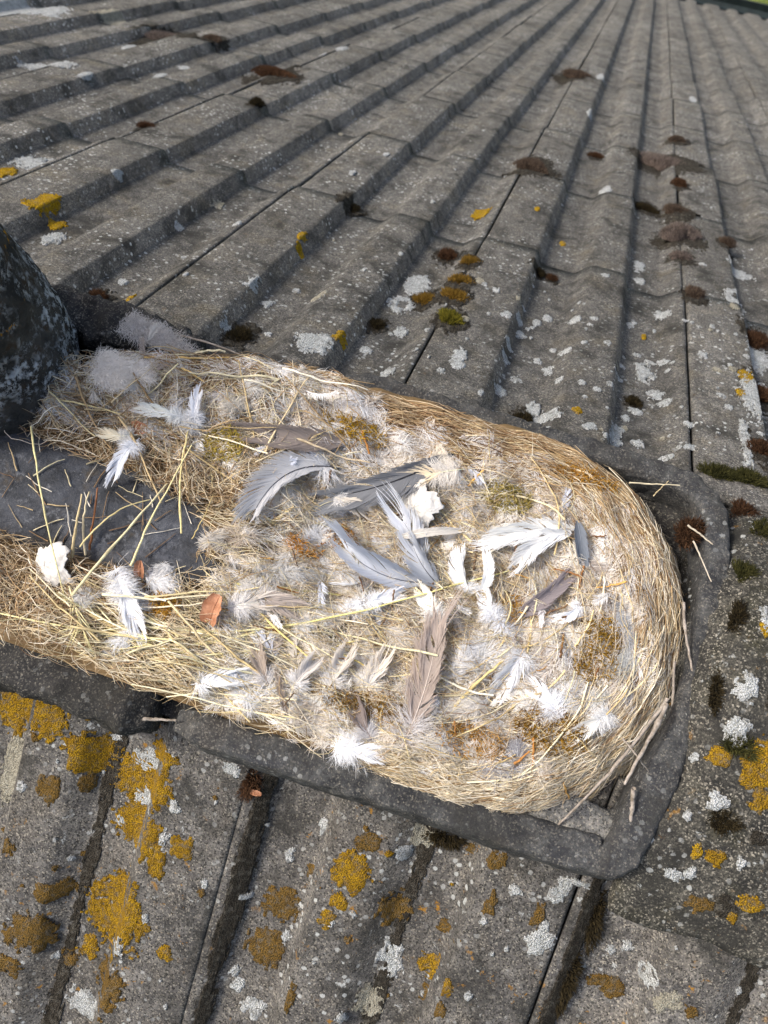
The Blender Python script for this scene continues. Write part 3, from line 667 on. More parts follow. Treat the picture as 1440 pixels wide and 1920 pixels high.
def grow(rng, n, sample, L, K, ang, wob, zoff, curl=0.):
    """centre lines that follow the bowl of the nest"""
    X, Y_ = sample(rng, n); p = np.stack([X, Y_], 1)
    a = flow_dir(X, Y_); th = rng.normal(0, ang, n); Ls = rng.uniform(*L, n); st = Ls / (K - 1)
    sg = rng.choice([-1, 1], n); out = []; cu = rng.normal(0, curl, n)
    # begin half a length upstream
    for k in range(6):
        q = p - flow_dir(p[:, 0], p[:, 1]) * (Ls / 24)[:, None] * sg[:, None]; p = p - flow_dir(q[:, 0], q[:, 1]) * (Ls / 12)[:, None] * sg[:, None]
    for k in range(K):
        out.append(p.copy()); q = p + flow_dir(p[:, 0], p[:, 1]) * (sg * st / 2)[:, None]; a = flow_dir(q[:, 0], q[:, 1]) * sg[:, None]
        t = th + cu * (k / K - .5) + rng.normal(0, wob, n)
        d = np.stack([a[:, 0] * np.cos(t) - a[:, 1] * np.sin(t), a[:, 0] * np.sin(t) + a[:, 1] * np.cos(t)], 1)
        p = p + d * st[:, None]
    P2 = np.stack(out, 1); z = nest_z(P2[..., 0], P2[..., 1])
    lo, hi = zoff; z0 = rng.uniform(lo, hi, n); tilt = rng.normal(0, .004, n)
    z = z + z0[:, None] + tilt[:, None] * np.linspace(-1, 1, K) + rng.normal(0, .0006, (n, K))
    z = np.maximum(z, -.125)
    P = np.concatenate([P2, z[..., None]], 2)
    ok = (nest_hole(P2[..., 0], P2[..., 1]).min(1) > .92) & (P2[..., 0].max(1) < .219) & (P2[..., 1].min(1) > -.204) & (P2[..., 1].max(1) < .150) & ((P2[..., 1] - .125 - .30 * np.minimum(0, P2[..., 0] + .2)).max(1) < 0)
    return P[ok]
def polar(r0, r1, a0, a1):
    def f(rng, n):
        t = np.radians(rng.uniform(a0, a1, n)); r = rng.uniform(r0, r1, n) * NR
        return NCX + r * np.cos(t), NCY + r * np.sin(t)
    return f
def box(x0, x1, y0, y1):
    return lambda rng, n: (rng.uniform(x0, x1, n), rng.uniform(y0, y1, n))
def fibres(name, spec):
    parts = []
    for i, (n, samp, L, ang, wob, zoff, r, cols, curl) in enumerate(spec):
        rng = np.random.default_rng(abs(hash(name)) % 1000 * 0 + len(name) * 31 + i)
        P = grow(rng, n, samp, L, 8, ang, wob, zoff, curl); m = len(P)
        R = (.9 if name == 'rim_fibres' else .72) * rng.uniform(*r, m)[:, None] * np.array([.5, .9, 1, 1, 1, .9, .7, .3])
        parts.append(tubes(P - NO, R, 3, pal(rng, m, cols)))
    V, F, C = merge(parts)
    o = link(name, make_mesh(name, V, F, M_FIBRE, C), nest); o['kind'] = 'stuff'
    return o
BROWN = ['7a5a3c', '9a7a58', 'b89a70', '6a5038', 'ac9474']
TAN = ['bea277', 'd0bc94', 'ab9068', 'dccbaa', '9c8059']
PALE = ['e6dbc2', 'd8caab', 'efe7d4', 'c8b48f', 'ddcfb0']
STRAW = ['dccd9c', 'e8dcb4', 'cdb785', 'f0e8cf', 'c2ac7c', 'd5cda6']
fibres('rim_fibres', [
    (2400, polar(.76, 1.04, -95, 95), (.06, .17), .10, .035, (-.005, .004), (.00025, .00065), TAN + PALE + ['a08458'], .25),
    (1300, polar(.76, 1.03, -80, 110), (.05, .14), .11, .04, (-.004, .005), (.0003, .0006), BROWN + ['5c452e', '7a6244'], .25),
    (2600, polar(.70, 1.0, 15, 110), (.06, .16), .12, .05, (-.004, .005), (.0003, .0006), BROWN + TAN + TAN, .3),
    (2600, polar(.80, 1.08, -75, 40), (.02, .10), .3, .18, (-.003, .006), (.00025, .0005), PALE, .3),
    (2600, polar(.80, 1.08, -100, -30), (.02, .09), .5, .22, (-.003, .006), (.00025, .0005), PALE, .6),
    (2200, box(-.34, .06, .07, .130), (.02, .10), .35, .12, (-.005, .005), (.0003, .0007), BROWN + TAN, .4)])
fibres('stray_fibres', [
    (520, polar(.90, 1.10, -110, 110), (.012, .05), .9, .22, (-.004, .012), (.0002, .0004), PALE + TAN, 1.2),
    (260, box(-.34, .06, .09, .138), (.012, .05), .9, .22, (-.004, .012), (.0002, .0004), BROWN + TAN, 1.2),
    (300, box(-.36, .04, -.200, -.17), (.012, .06), .7, .22, (-.004, .010), (.0002, .0004), PALE + TAN, 1.2)])
fibres('lining_fibres', [
    (2600, polar(0, .8, 0, 360), (.02, .07), .7, .15, (-.005, .003), (.00025, .0006), BROWN + TAN + PALE, .8),
    (2400, box(-.22, .02, -.19, .05), (.03, .09), .45, .12, (-.005, .004), (.0003, .0007), TAN + PALE, .6),
    (1500, box(-.42, -.14, -.035, .04), (.015, .06), 1.0, .2, (-.004, .010), (.0003, .0007), BROWN + TAN + PALE, .9),
    (1400, box(-.16, .10, -.085, .02), (.015, .05), 1.1, .2, (-.004, .005), (.0003, .0006), BROWN + TAN + PALE, 1.),
    (1000, polar(0, .8, 0, 360), (.02, .07), .7, .12, (.006, .012), (.0002, .0005), PALE + STRAW + TAN, .8),
    (420, polar(0, .8, 0, 360), (.01, .05), .8, .15, (.005, .011), (.0002, .0005), BROWN, .8),
    (1000, box(-.20, .02, -.19, .04), (.02, .08), .6, .12, (.005, .012), (.0002, .0005), PALE + STRAW + TAN, .8),
    (2000, box(-.42, -.12, .0, .125), (.02, .08), .8, .16, (-.005, .006), (.0003, .0007), BROWN + TAN, .9),
    (900, box(-.40, -.14, .0, .11), (.02, .06), .9, .16, (.0, .009), (.0003, .0006), PALE + STRAW, .9),
    (1500, box(-.42, -.20, -.195, -.105), (.015, .055), 1.0, .22, (-.006, .009), (.0003, .0007), BROWN + TAN + PALE, .9),
    (420, box(-.30, -.10, -.19, -.13), (.04, .10), .35, .08, (.0, .009), (.0004, .0008), STRAW + PALE, .5)])

def straw_obj(P, rad, col, name='straw', mat=None, sides=6):
    P = np.asarray(P)[None]; K_ = P.shape[1]
    R = rad * (1 - .45 * np.linspace(0, 1, K_))[None]; g = np.random.default_rng(int(abs(P[0, 0, 0]) * 1e6) % 99991)
    jt = g.normal(0, .07, (1, K_, 1)); P = P.copy(); k = int(g.integers(2, K_ - 2)); d = P[0, k + 1] - P[0, k]; d = np.array([-d[1], d[0], 0]) / (np.linalg.norm(d) + 1e-9)
    P[0, k:] += d * (np.linalg.norm(P[0, k:] - P[0, k], axis=1) * g.normal(0, .10))[:, None]; P[0, 1:-1] += g.normal(0, .00025, (K_ - 2, 3)); R = R * g.uniform(.85, 1.12, (1, K_)); R[0, k] *= 1.35; jt[0, k] -= .3
    C = np.array(col)[None, None] * (1 + jt)
    v, f, c = tubes(P - NO, R, sides, np.clip(C, 0, 1))
    o = link(name, make_mesh(name, v, f, mat or M_FIBRE, c), nest)
    return o
def scatter_straws(n, samp, L, ang, zoff, r, cols, seed, curl=.2):
    rng = np.random.default_rng(seed); P = grow(rng, n, samp, L, 10, ang, .03, zoff, curl)
    cc = pal(rng, len(P), cols)
    for i in range(len(P)): straw_obj(P[i], rng.uniform(*r), cc[i])
scatter_straws(34, box(-.20, .05, -.19, -.08), (.05, .15), .35, (.003, .010), (.0005, .0011), STRAW, 1)
scatter_straws(80, polar(.72, 1.02, -90, 95), (.06, .17), .10, (.002, .006), (.0004, .0009), STRAW + TAN + PALE, 2)
scatter_straws(42, box(-.40, -.14, .0, .12), (.03, .12), .8, (.006, .014), (.0006, .0013), STRAW + TAN, 3)
scatter_straws(22, box(-.34, -.16, -.19, -.125), (.05, .12), .6, (.006, .016), (.0007, .0013), STRAW, 4)
scatter_straws(46, box(-.18, .14, -.18, .06), (.008, .028), 1.2, (.008, .013), (.0005, .0012), ['6a4a2c', '8a5e34', 'b07a3c', '5a4634', 'c89a54'], 6)
scatter_straws(30, polar(.1, .7, 0, 360), (.03, .10), .6, (.007, .012), (.0005, .0011), STRAW, 5)
def bez(pts, n=14):
    pts = [np.array(p, float) for p in pts]; out = []
    for t in np.linspace(0, 1, n):
        q = pts
        while len(q) > 1: q = [a * (1 - t) + b * t for a, b in zip(q, q[1:])]
        out.append(q[0])
    return np.array(out)
# stems that stand clear of the mat, each where the photograph shows it
ST = [([(-0.3985, -0.0219, -0.0200), (-0.3453, -0.0932, 0.0000), (-0.3104, -0.1521, -0.0450)], .0009, 'e0d49a'),
 ([(-0.2355, -0.0702, -0.0284), (-0.2611, -0.0189, -0.0214), (-0.2680, 0.0351, -0.0285)], .0010, 'e0cf92'),
 ([(-0.3081, -0.1538, -0.0450), (-0.2827, -0.1152, -0.0100), (-0.2664, -0.0650, -0.0100), (-0.2681, -0.0306, -0.0300)], .0015, 'd8cca0'),
 ([(-0.2650, -0.1096, -0.0300), (-0.2583, -0.0849, -0.0100), (-0.2642, 0.0066, -0.0200)], .0011, 'e6d79e'),
 ([(-0.3172, -0.1059, -0.0400), (-0.2957, -0.0723, -0.0100), (-0.2751, -0.0490, -0.0300)], .0009, 'd2c28c'),
 ([(-0.3241, -0.1148, -0.0500), (-0.3198, -0.0940, -0.0200), (-0.3243, -0.0691, -0.0100)], .0014, 'cdb98c'),
 ([(-0.3142, -0.1090, -0.0500), (-0.3217, -0.0819, -0.0200), (-0.3171, -0.0686, 0.0000)], .0012, 'd9c9a4'),
 ([(-0.3129, -0.1033, -0.0500), (-0.3089, -0.0827, -0.0200), (-0.3116, -0.0596, -0.0100)], .0012, '8a5a38'),
 ([(-0.2222, -0.0740, -0.0200), (-0.2139, -0.0666, 0.0000), (-0.2235, -0.0290, -0.0300)], .0006, 'cbb57c'),
 ([(-0.2470, -0.1529, -0.0447), (-0.1682, -0.1442, -0.0411), (-0.1365, -0.1071, -0.0513), (-0.0871, -0.0850, -0.0624)], .0013, 'ded6a4'),
 ([(-0.2305, -0.1686, -0.0457), (-0.1669, -0.1481, -0.0427), (-0.1436, -0.1141, -0.0522)], .0016, 'd4cc9a'),
 ([(-0.1804, -0.0932, -0.0470), (-0.1454, -0.0828, -0.0479), (-0.0937, -0.0661, -0.0622)], .0014, 'cdc47c'),
 ([(-0.1495, -0.1235, -0.0517), (-0.0996, -0.1023, -0.0503), (-0.0130, -0.0454, -0.0533), (0.0369, -0.0005, -0.0540)], .0011, 'dfd58e'),
 ([(-0.1737, -0.1565, -0.0468), (-0.1064, -0.1370, -0.0549), (-0.0462, -0.0910, -0.0633)], .0011, 'e6d795'),
 ([(-0.1795, -0.0954, -0.0470), (-0.1302, -0.1227, -0.0484), (-0.0665, -0.1427, -0.0540)], .0012, 'dfcb84'),
 ([(-0.1158, -0.1115, -0.0545), (-0.0740, -0.1214, -0.0553), (-0.0345, -0.1267, -0.0576)], .0011, 'dfcb84'),
 ([(0.0279, -0.1341, -0.0547), (0.0588, -0.0626, -0.0561)], .0016, 'd6c084'),
 ([(0.0738, -0.1187, -0.0559), (0.0781, -0.0462, -0.0572), (0.0649, -0.0300, -0.0599)], .0012, 'dcc78c'),
 ([(-0.1683, -0.0333, -0.0385), (-0.1554, -0.0142, -0.0361)], .0022, 'd6c490'),
 ([(0.1204, -0.1434, -0.0552), (0.1355, -0.0989, -0.0512), (0.1638, -0.0670, -0.0492)], .0010, '6e5546'),
 ([(0.1278, -0.1327, -0.0503), (0.1463, -0.0913, -0.0479), (0.1672, -0.0611, -0.0500)], .0008, '7a6050'),
 ([(-0.3931, 0.0140, -0.0298), (-0.3491, 0.0225, -0.0290), (-0.2837, 0.0150, -0.0326)], .0009, 'dcca94'),
 ([(-0.3322, 0.0739, -0.0175), (-0.2866, 0.0894, -0.0194), (-0.2598, 0.1006, -0.0209)], .0012, 'c9a868'),
 ([(-0.2954, 0.0743, -0.0173), (-0.2721, 0.0724, -0.0224)], .0012, 'd9b978'),
 ([(0.1181, 0.0989, -0.0300), (0.1624, 0.1128, -0.0350)], .0008, 'd9cba8'), ([(0.1429, 0.0982, -0.0400), (0.1476, 0.1068, -0.0200)], .0006, 'cbb98f'),
 ([(0.1787, 0.0828, -0.0450), (0.1988, 0.0656, -0.0300)], .0010, 'a39a88'), ([(0.1859, 0.0695, -0.0450), (0.2047, 0.0324, -0.0300)], .0008, 'b5ab98')]
for pts, r, c in ST: straw_obj(bez(pts), r, lin(c))
rng_ = np.random.default_rng(8)
for k in range(58):
    x = rng_.uniform(-.41, -.19); y = rng_.uniform(-.112, -.02); th = rng_.uniform(0, 3.14); L_ = rng_.uniform(.006, .035); tt = np.linspace(-.5, .5, 6)
    X_ = x + np.cos(th) * L_ * tt; Yy = np.clip(y + np.sin(th) * L_ * tt, -.118, -.006); Zb = -.090 - (X_ + .40) * math.tan(math.radians(4)) + np.sqrt(.0605 ** 2 - (Yy + .062) ** 2) + .0014
    straw_obj(np.stack([X_, Yy, Zb], 1), rng_.uniform(.0003, .0008), lin(rng_.choice(['d5c8a0', '8a7052', 'b8a27a', '6a5540', 'e0d8c4'])))
# grass heads at the left: a stem with drooping awns
def grass_head(pts, n, L, seed, col):
    rng = np.random.default_rng(seed); P = bez(pts, 16); parts = []
    k = rng.integers(4, 15, n); base = P[k]; t = norm(P[np.minimum(k + 1, 15)] - P[k - 1])
    d = norm(t + rng.normal(0, .35, (n, 3)) * np.array([1, 1, .5])); Ls = rng.uniform(.3, 1, n) * L
    tt = np.linspace(0, 1, 6); A = base[:, None] + d[:, None] * (Ls[:, None] * tt)[..., None]; A[..., 2] -= (Ls[:, None] * tt ** 2) * .15
    parts.append(tubes(A - NO, np.outer(rng.uniform(.0004, .0008, n), [.5, 1, 1, .7, .4, .2]), 3, pal(rng, n, col)))
    parts.append(tubes(P[None] - NO, np.full((1, 16), .0008), 5, pal(rng, 1, col)))
    V, F, C = merge(parts); link('grass_head', make_mesh('grass_head', V, F, M_FIBRE, C), nest)
HEAD = ['e8deb0', 'd9cf9a', 'f2ebcc', 'cfc48c']
for i, pts in enumerate([[(-0.2061, -0.1550, -0.0391), (-0.2716, -0.1714, -0.0420), (-0.3589, -0.1795, -0.0488)], [(-0.1916, -0.1567, -0.0414), (-0.2436, -0.1674, -0.0394), (-0.3164, -0.1483, -0.0401)], [(-0.1656, -0.1520, -0.0443), (-0.1985, -0.1714, -0.0376), (-0.2673, -0.1620, -0.0450)], [(-0.1268, -0.1327, -0.0518), (-0.1703, -0.1647, -0.0469), (-0.2481, -0.1739, -0.0483)],
        [(-0.1127, -0.1201, -0.0547), (-0.1601, -0.1545, -0.0459), (-0.2224, -0.1755, -0.0449)], [(-0.1475, -0.1280, -0.0502), (-0.1865, -0.1474, -0.0436), (-0.2430, -0.1481, -0.0399)], [(-0.3124, -0.1403, -0.0453), (-0.2952, -0.1573, -0.0348), (-0.2796, -0.1742, -0.0413)]]): grass_head(pts, 26, .030, 900 + i, HEAD)
# woody stalks leaning out at the right corner
for pts, r in [([(0.1884, -0.0794, -0.0350), (0.1795, -0.1178, -0.0300), (0.1793, -0.1503, -0.0450)], .0021), ([(0.1792, -0.1496, -0.0450), (0.1867, -0.1723, -0.0600)], .0022), ([(0.1897, -0.0737, -0.0400), (0.1734, -0.1182, -0.0450), (0.1525, -0.1626, -0.0600), (0.1367, -0.1927, -0.0750)], .0016), ([(0.1883, 0.0118, -0.0450), (0.1934, -0.0217, -0.0400), (0.2106, -0.0494, -0.0500)], .0015),
        ([(0.1920, -0.0388, -0.0500), (0.2012, -0.0757, -0.0600), (0.2094, -0.1114, -0.0800)], .0014), ([(0.1631, -0.1151, -0.0450), (0.1704, -0.1251, -0.0300), (0.1884, -0.1334, -0.0500)], .0008), ([(-0.3202, 0.1156, -0.0350), (-0.2800, 0.1114, -0.0200), (-0.2441, 0.1107, -0.0300), (-0.1654, 0.1086, -0.0500)], .0011), ([(-0.2162, -0.2204, -0.0750), (-0.1896, -0.2125, -0.0750)], .0017)]:
    straw_obj(bez(pts), r, lin('948a7a'), 'stalk', M_BARK, 7)

# moss and wool worked into the nest
def nest_moss(u, rx, ry, kind, seed):
    rng = np.random.default_rng(seed); c1, c2 = (np.array(lin(c)) for c in kind); n = int(rx * ry * 2.2e6) + 150
    t = rng.uniform(0, 6.283, n); r = np.sqrt(rng.uniform(0, 1, n)); X = u[0] + rx * r * np.cos(t); Y_ = u[1] + ry * r * np.sin(t)
    base = np.stack([X, Y_, nest_z(X, Y_) + rng.uniform(0, .009, n)], 1); d = norm(rng.normal(0, 1, (n, 3)) + np.array([0, 0, .5])); L = rng.uniform(.003, .009, n)
    tt = np.linspace(0, 1, 4); P = base[:, None] + d[:, None] * (L[:, None] * tt)[..., None] + rng.normal(0, .0007, (n, 4, 3))
    f = rng.uniform(0, 1, (n, 1)); v, F, C = tubes(P - NO, np.outer(rng.uniform(.00025, .0005, n), [1, 1, .8, .3]), 3, c1 * (1 - f) + c2 * f)
    o = link('moss_lining', make_mesh('moss_lining', v, F, M_MOSS, C), nest); o['kind'] = 'stuff'
for i, (u, a, b, kd) in enumerate([((0.1076, -0.1279, -0.0547), .030, .018, ('6e4f20', 'a8822f')), ((0.1300, -0.0512, -0.0548), .018, .030, ('7a5c22', 'b08c3a')), ((-0.1295, 0.0747, -0.0398), .030, .010, ('8a6a1c', 'c9a032')), ((-0.1091, -0.0225, -0.0628), .014, .012, ('8a6020', 'c08a34')), ((-0.1363, -0.0430, -0.0536), .016, .008, ('b0782a', 'd89a3c')), ((-0.2307, -0.1300, -0.0551), .014, .010, ('b0822a', 'd8a848')), ((0.0210, 0.0581, -0.0540), .022, .014, ('8a7a3a', 'b8a868')), ((0.0833, 0.0955, -0.0419), .030, .008, ('9a6a24', 'c89a48')), ((0.0515, -0.0368, -0.0695), .009, .014, ('c08a24', 'e0b040')), ((-0.2349, 0.0198, -0.0373), .02, .014, ('a08a34', 'd0b85a')), ((-0.0347, -0.1542, -0.0594), .05, .012, ('7a5c2a', 'b08c4a')), ((0.0479, -0.1536, -0.0610), .03, .014, ('9a7030', 'c89c54'))]): nest_moss(u, a, b, kd, 700 + i)
def wool(p, rx, ry, h, cols, label, seed, n=2600, rot=0.):
    n = int(n * 1.5)
    rng = np.random.default_rng(seed); parts = []; c1 = np.array(lin(cols[0])); c2 = np.array(lin(cols[1])); V, F = [], []
    m = 30
    for j in range(13):
        for i in range(m):
            a = 2 * math.pi * i / m; rr = j / 12; k = .85 + .5 * fbm(math.cos(a) * 1.5, math.sin(a) * 1.5, seed)
            V.append((rx * rr * k * math.cos(a), ry * rr * k * math.sin(a), h * .85 * math.sqrt(1 - rr * rr) * (1 + .5 * fbm(rr * math.cos(a) * 3, rr * math.sin(a) * 3, seed + 4)) - .002))
    for j in range(12):
        for i in range(m): F.append((j * m + i, j * m + (i + 1) % m, (j + 1) * m + (i + 1) % m, (j + 1) * m + i))
    parts.append((np.array(V), np.array(F), np.repeat((c1 * .97)[None], len(V), 0)))
    t = rng.uniform(0, 6.283, n); r = np.sqrt(rng.uniform(0, .95, n)); lob = 1 + .25 * np.sin(2 * t + seed) + .18 * np.sin(3 * t + 2 * seed) + .1 * np.sin(5 * t + seed); x = rx * r * lob * np.cos(t); y = ry * r * lob * np.sin(t)
    z = h * (np.sqrt(np.maximum(0, 1.05 - np.minimum(r, 1) ** 2)) * rng.uniform(.75, 1.15, n))
    th = rng.normal(.4, .9, n) + .8 * np.sin(x / rx * 3) + .6 * np.cos(y / ry * 2.5); L = rng.uniform(.004, .014, n); tt = np.linspace(-.5, .5, 7); cu = rng.normal(0, 1.8, n)
    an = th[:, None] + cu[:, None] * tt
    P = np.stack([x[:, None] + np.cumsum(np.cos(an), 1) * L[:, None] / 7, y[:, None] + np.cumsum(np.sin(an), 1) * L[:, None] / 7, z[:, None] + rng.normal(0, .0008, (n, 7))], 2)
    f = rng.uniform(0, 1, (n, 1)); Nn = np.repeat(norm(rng.normal(0, .4, (n, 1, 3)) + np.array([-.25, 0, 1.])), 7, 1)
    parts.append(ribbons(P, np.outer(rng.uniform(.00016, .0003, n), np.ones(7)), Nn, c1 * (1 - f) + c2 * f))
    Vv, Ff, C = merge(parts); o = link('wool_tuft', make_mesh('wool_tuft', Vv, Ff, M_WOOL, C), None, Vector(p)); o.rotation_euler.z = rot
    return tag(o, label, 'wool')
wool((-0.3498, 0.0551, -0.0252), .027, .017, .012, ('efe9df', 'fffaf2'), 'pale fluffy grey wool tuft beside the black vent pot', 31, 3200, -.3)
wool((-0.3393, 0.1026, -0.0256), .034, .010, .003, ('b5b0aa', 'e8e4de'), 'flat blue grey wool mat behind the pale tuft at upper left', 32, 2200, -.25)
wool((0.0847, -0.1586, -0.0568), .024, .014, .009, ('98979a', 'c8c6c8'), 'oval grey felt wad at the lower right inside the nest', 33, 2200, .4)
wool((0.1446, -0.0119, -0.0476), .011, .026, .006, ('a5a8ac', 'd2d3d4'), 'narrow grey felt strip in the right rim of the nest', 34, 1600, .1)
wool((0.1466, -0.0676, -0.0518), .012, .030, .007, ('b2b4b2', 'dededa'), 'pale grey felt strip below the narrow one in the right rim', 35, 1800, -.4)

# ------------------------------------------------------------------ feathers
def down_barbs(rng, base, axis, n, L, spread, w, col, gravity=.0):
    """wavy downy barbs sprouting from base points (m,3) around axis"""
    b = base[rng.integers(0, len(base), n)] if len(base) > 1 else np.repeat(base, n, 0)
    d = norm(axis[None] + rng.normal(0, spread, (n, 3))); Ls = rng.uniform(.35, 1, n) * L
    tt = np.linspace(0, 1, 6); side = norm(np.cross(d, rng.normal(0, 1, (n, 3)))); side2 = np.cross(d, side)
    am = rng.normal(0, .22, n); ph = rng.uniform(0, 6.28, n); cv = rng.normal(0, .35, n)
    P = b[:, None] + d[:, None] * (Ls[:, None] * tt)[..., None] + side[:, None] * (Ls[:, None] * (cv[:, None] * tt ** 2))[..., None] + side2[:, None] * (Ls[:, None] * am[:, None] * np.sin(ph[:, None] + tt * 5) * tt)[..., None] * .5
    P[..., 2] -= gravity * (Ls[:, None] * tt ** 2)
    W = w * rng.uniform(.6, 1.2, n)[:, None] * np.array([.7, 1, 1, .9, .7, .3])
    Nn = norm(rng.normal(0, .35, (n, 1, 3)) + np.array([-.25, -.1, 1.])); Nn = np.repeat(Nn, 6, 1)
    return ribbons(P, W, Nn, np.array(col)[None] * rng.uniform(.85, 1.05, (n, 1)))
def feather(base, tip, width, col, seed, label, bend=0., lift=.006, split=.3, downy=.25, nrm=(0, -.15, 1), tipc=None, blunt=.5, quill=None, group=None, asym=.5, ragged=.08, cup=.14, name='feather'):
    rng = np.random.default_rng(seed); base = np.array(base, float); tip = np.array(tip, float); ex = tip - base; L = np.linalg.norm(ex); ex /= L; tip = base + ex * L * .93; L *= .93
    ez = np.array(nrm, float) * np.array([.6, .45, 1]); ez -= ex * (ez @ ex); ez /= np.linalg.norm(ez); ey = np.cross(ez, ex)
    warm = np.array([1.18, 1.15, 1.08]); cA = np.clip(np.array(lin(col)) * warm, 0, .9); cB = np.clip(np.array(lin(tipc)) * warm, 0, .9) if tipc else cA; width *= 1.1
    curve = lambda t: base * 0 + ex * (L * t)[..., None] + ey * (bend * L * 4 * t * (1 - t) * .5)[..., None] + ez * (lift * 4 * t * (1 - t))[..., None]
    dt = 1e-3
    root = empty(name, Vector(base)); tag(root, label, 'feather', group)
    # shaft
    ts = np.linspace(0, .97, 18); P = curve(ts)[None]; R = (np.linspace(1, .25, 18) * max(.0005, L * .0085))[None]
    qc = np.array(lin(quill)) if quill else np.clip(cA * 1.25 + .05, 0, .9)
    v, f, c = tubes(P + ez * .0003, R, 5, qc[None]); link('shaft', make_mesh('shaft', v, f, M_FEATHER, c), root)
    parts = []
    for sd in (1, -1):
        n = max(30, int(L * (1 - downy) / .00042)); t0 = np.linspace(downy, .97, n)
        g = np.cumsum(rng.uniform(0, 1, n) < (.02 + .16 * split)); ng = g.max() + 1
        ga = rng.normal(0, .17 * split + .015, ng)[g] + rng.normal(0, .03 + .05 * split, n); gz = rng.normal(0, .10 * split, ng)[g] + rng.normal(0, .03, n); gl = (1 - ragged * rng.uniform(0, 1, ng) ** 1.5)[g] * rng.uniform(.86, 1.05, n)
        u = (t0 - downy) / (1 - downy); sh = np.minimum(1, (u / .25 + .25)) * np.maximum(0, 1 - np.maximum(0, (u - blunt) / (1 - blunt)) ** 2.2) ** .5
        wd = width * (asym if sd > 0 else 1 - asym) * sh * gl + .0015
        phi = np.radians(48 - 22 * u) + ga
        tg = norm((curve(t0 + dt) - curve(t0 - dt))); sdv = np.cross(ez[None], tg) * sd
        bl = wd / np.sin(np.clip(phi, .35, 1.4)); k = np.linspace(0, 1, 7)
        ph = phi[:, None] - .45 * k[None] ** 1.3
        along = np.cumsum(np.cos(ph), 1) / 7 ; acr = np.cumsum(np.sin(ph), 1) / 7
        along -= along[:, :1]; acr -= acr[:, :1]
        Pb = curve(t0)[:, None] + tg[:, None] * (bl[:, None] * along)[..., None] + sdv[:, None] * (bl[:, None] * acr)[..., None]
        Pb = Pb + ez * (bl[:, None] * ((cup + gz[:, None]) * k ** 1.6) + rng.normal(0, .00012, (n, 1)))[..., None]
        W = np.full((n, 7), .00066) * np.array([1, 1.1, 1.15, 1.1, 1, .8, .35]) * (L * (1 - downy) / n / .00042) 
        Nn = np.broadcast_to(ez, Pb.shape) + sdv[:, None] * -.35
        cc = (cA[None] * (1 - u[:, None]) + cB[None] * u[:, None]) * rng.uniform(.92, 1.06, (n, 1))
        cc = np.repeat(cc[:, None], 7, 1) * (1.0 + .10 * k[None, :, None] * (1 if sd > 0 else -.6))
        parts.append(ribbons(Pb, W, Nn, np.clip(cc, 0, .92)))
    V, F, C = merge(parts); link('vane', make_mesh('vane', V, F, M_FEATHER, C), root)
    if downy > .05:
        nb = int(70 + 260 * downy); bp = curve(rng.uniform(.08, downy + .1, 30)); q = []
        for sd in (1, -1): q.append(down_barbs(rng, bp, norm(ey * sd + ex * .6 + ez * .1), nb * 2, max(width * .7, .010), .32, .00028, np.clip(cA * .4 + .55, 0, .92), .2))
        V, F, C = merge(q); link('down', make_mesh('down', V, F, M_FEATHER, C), root)
    return root
G = None
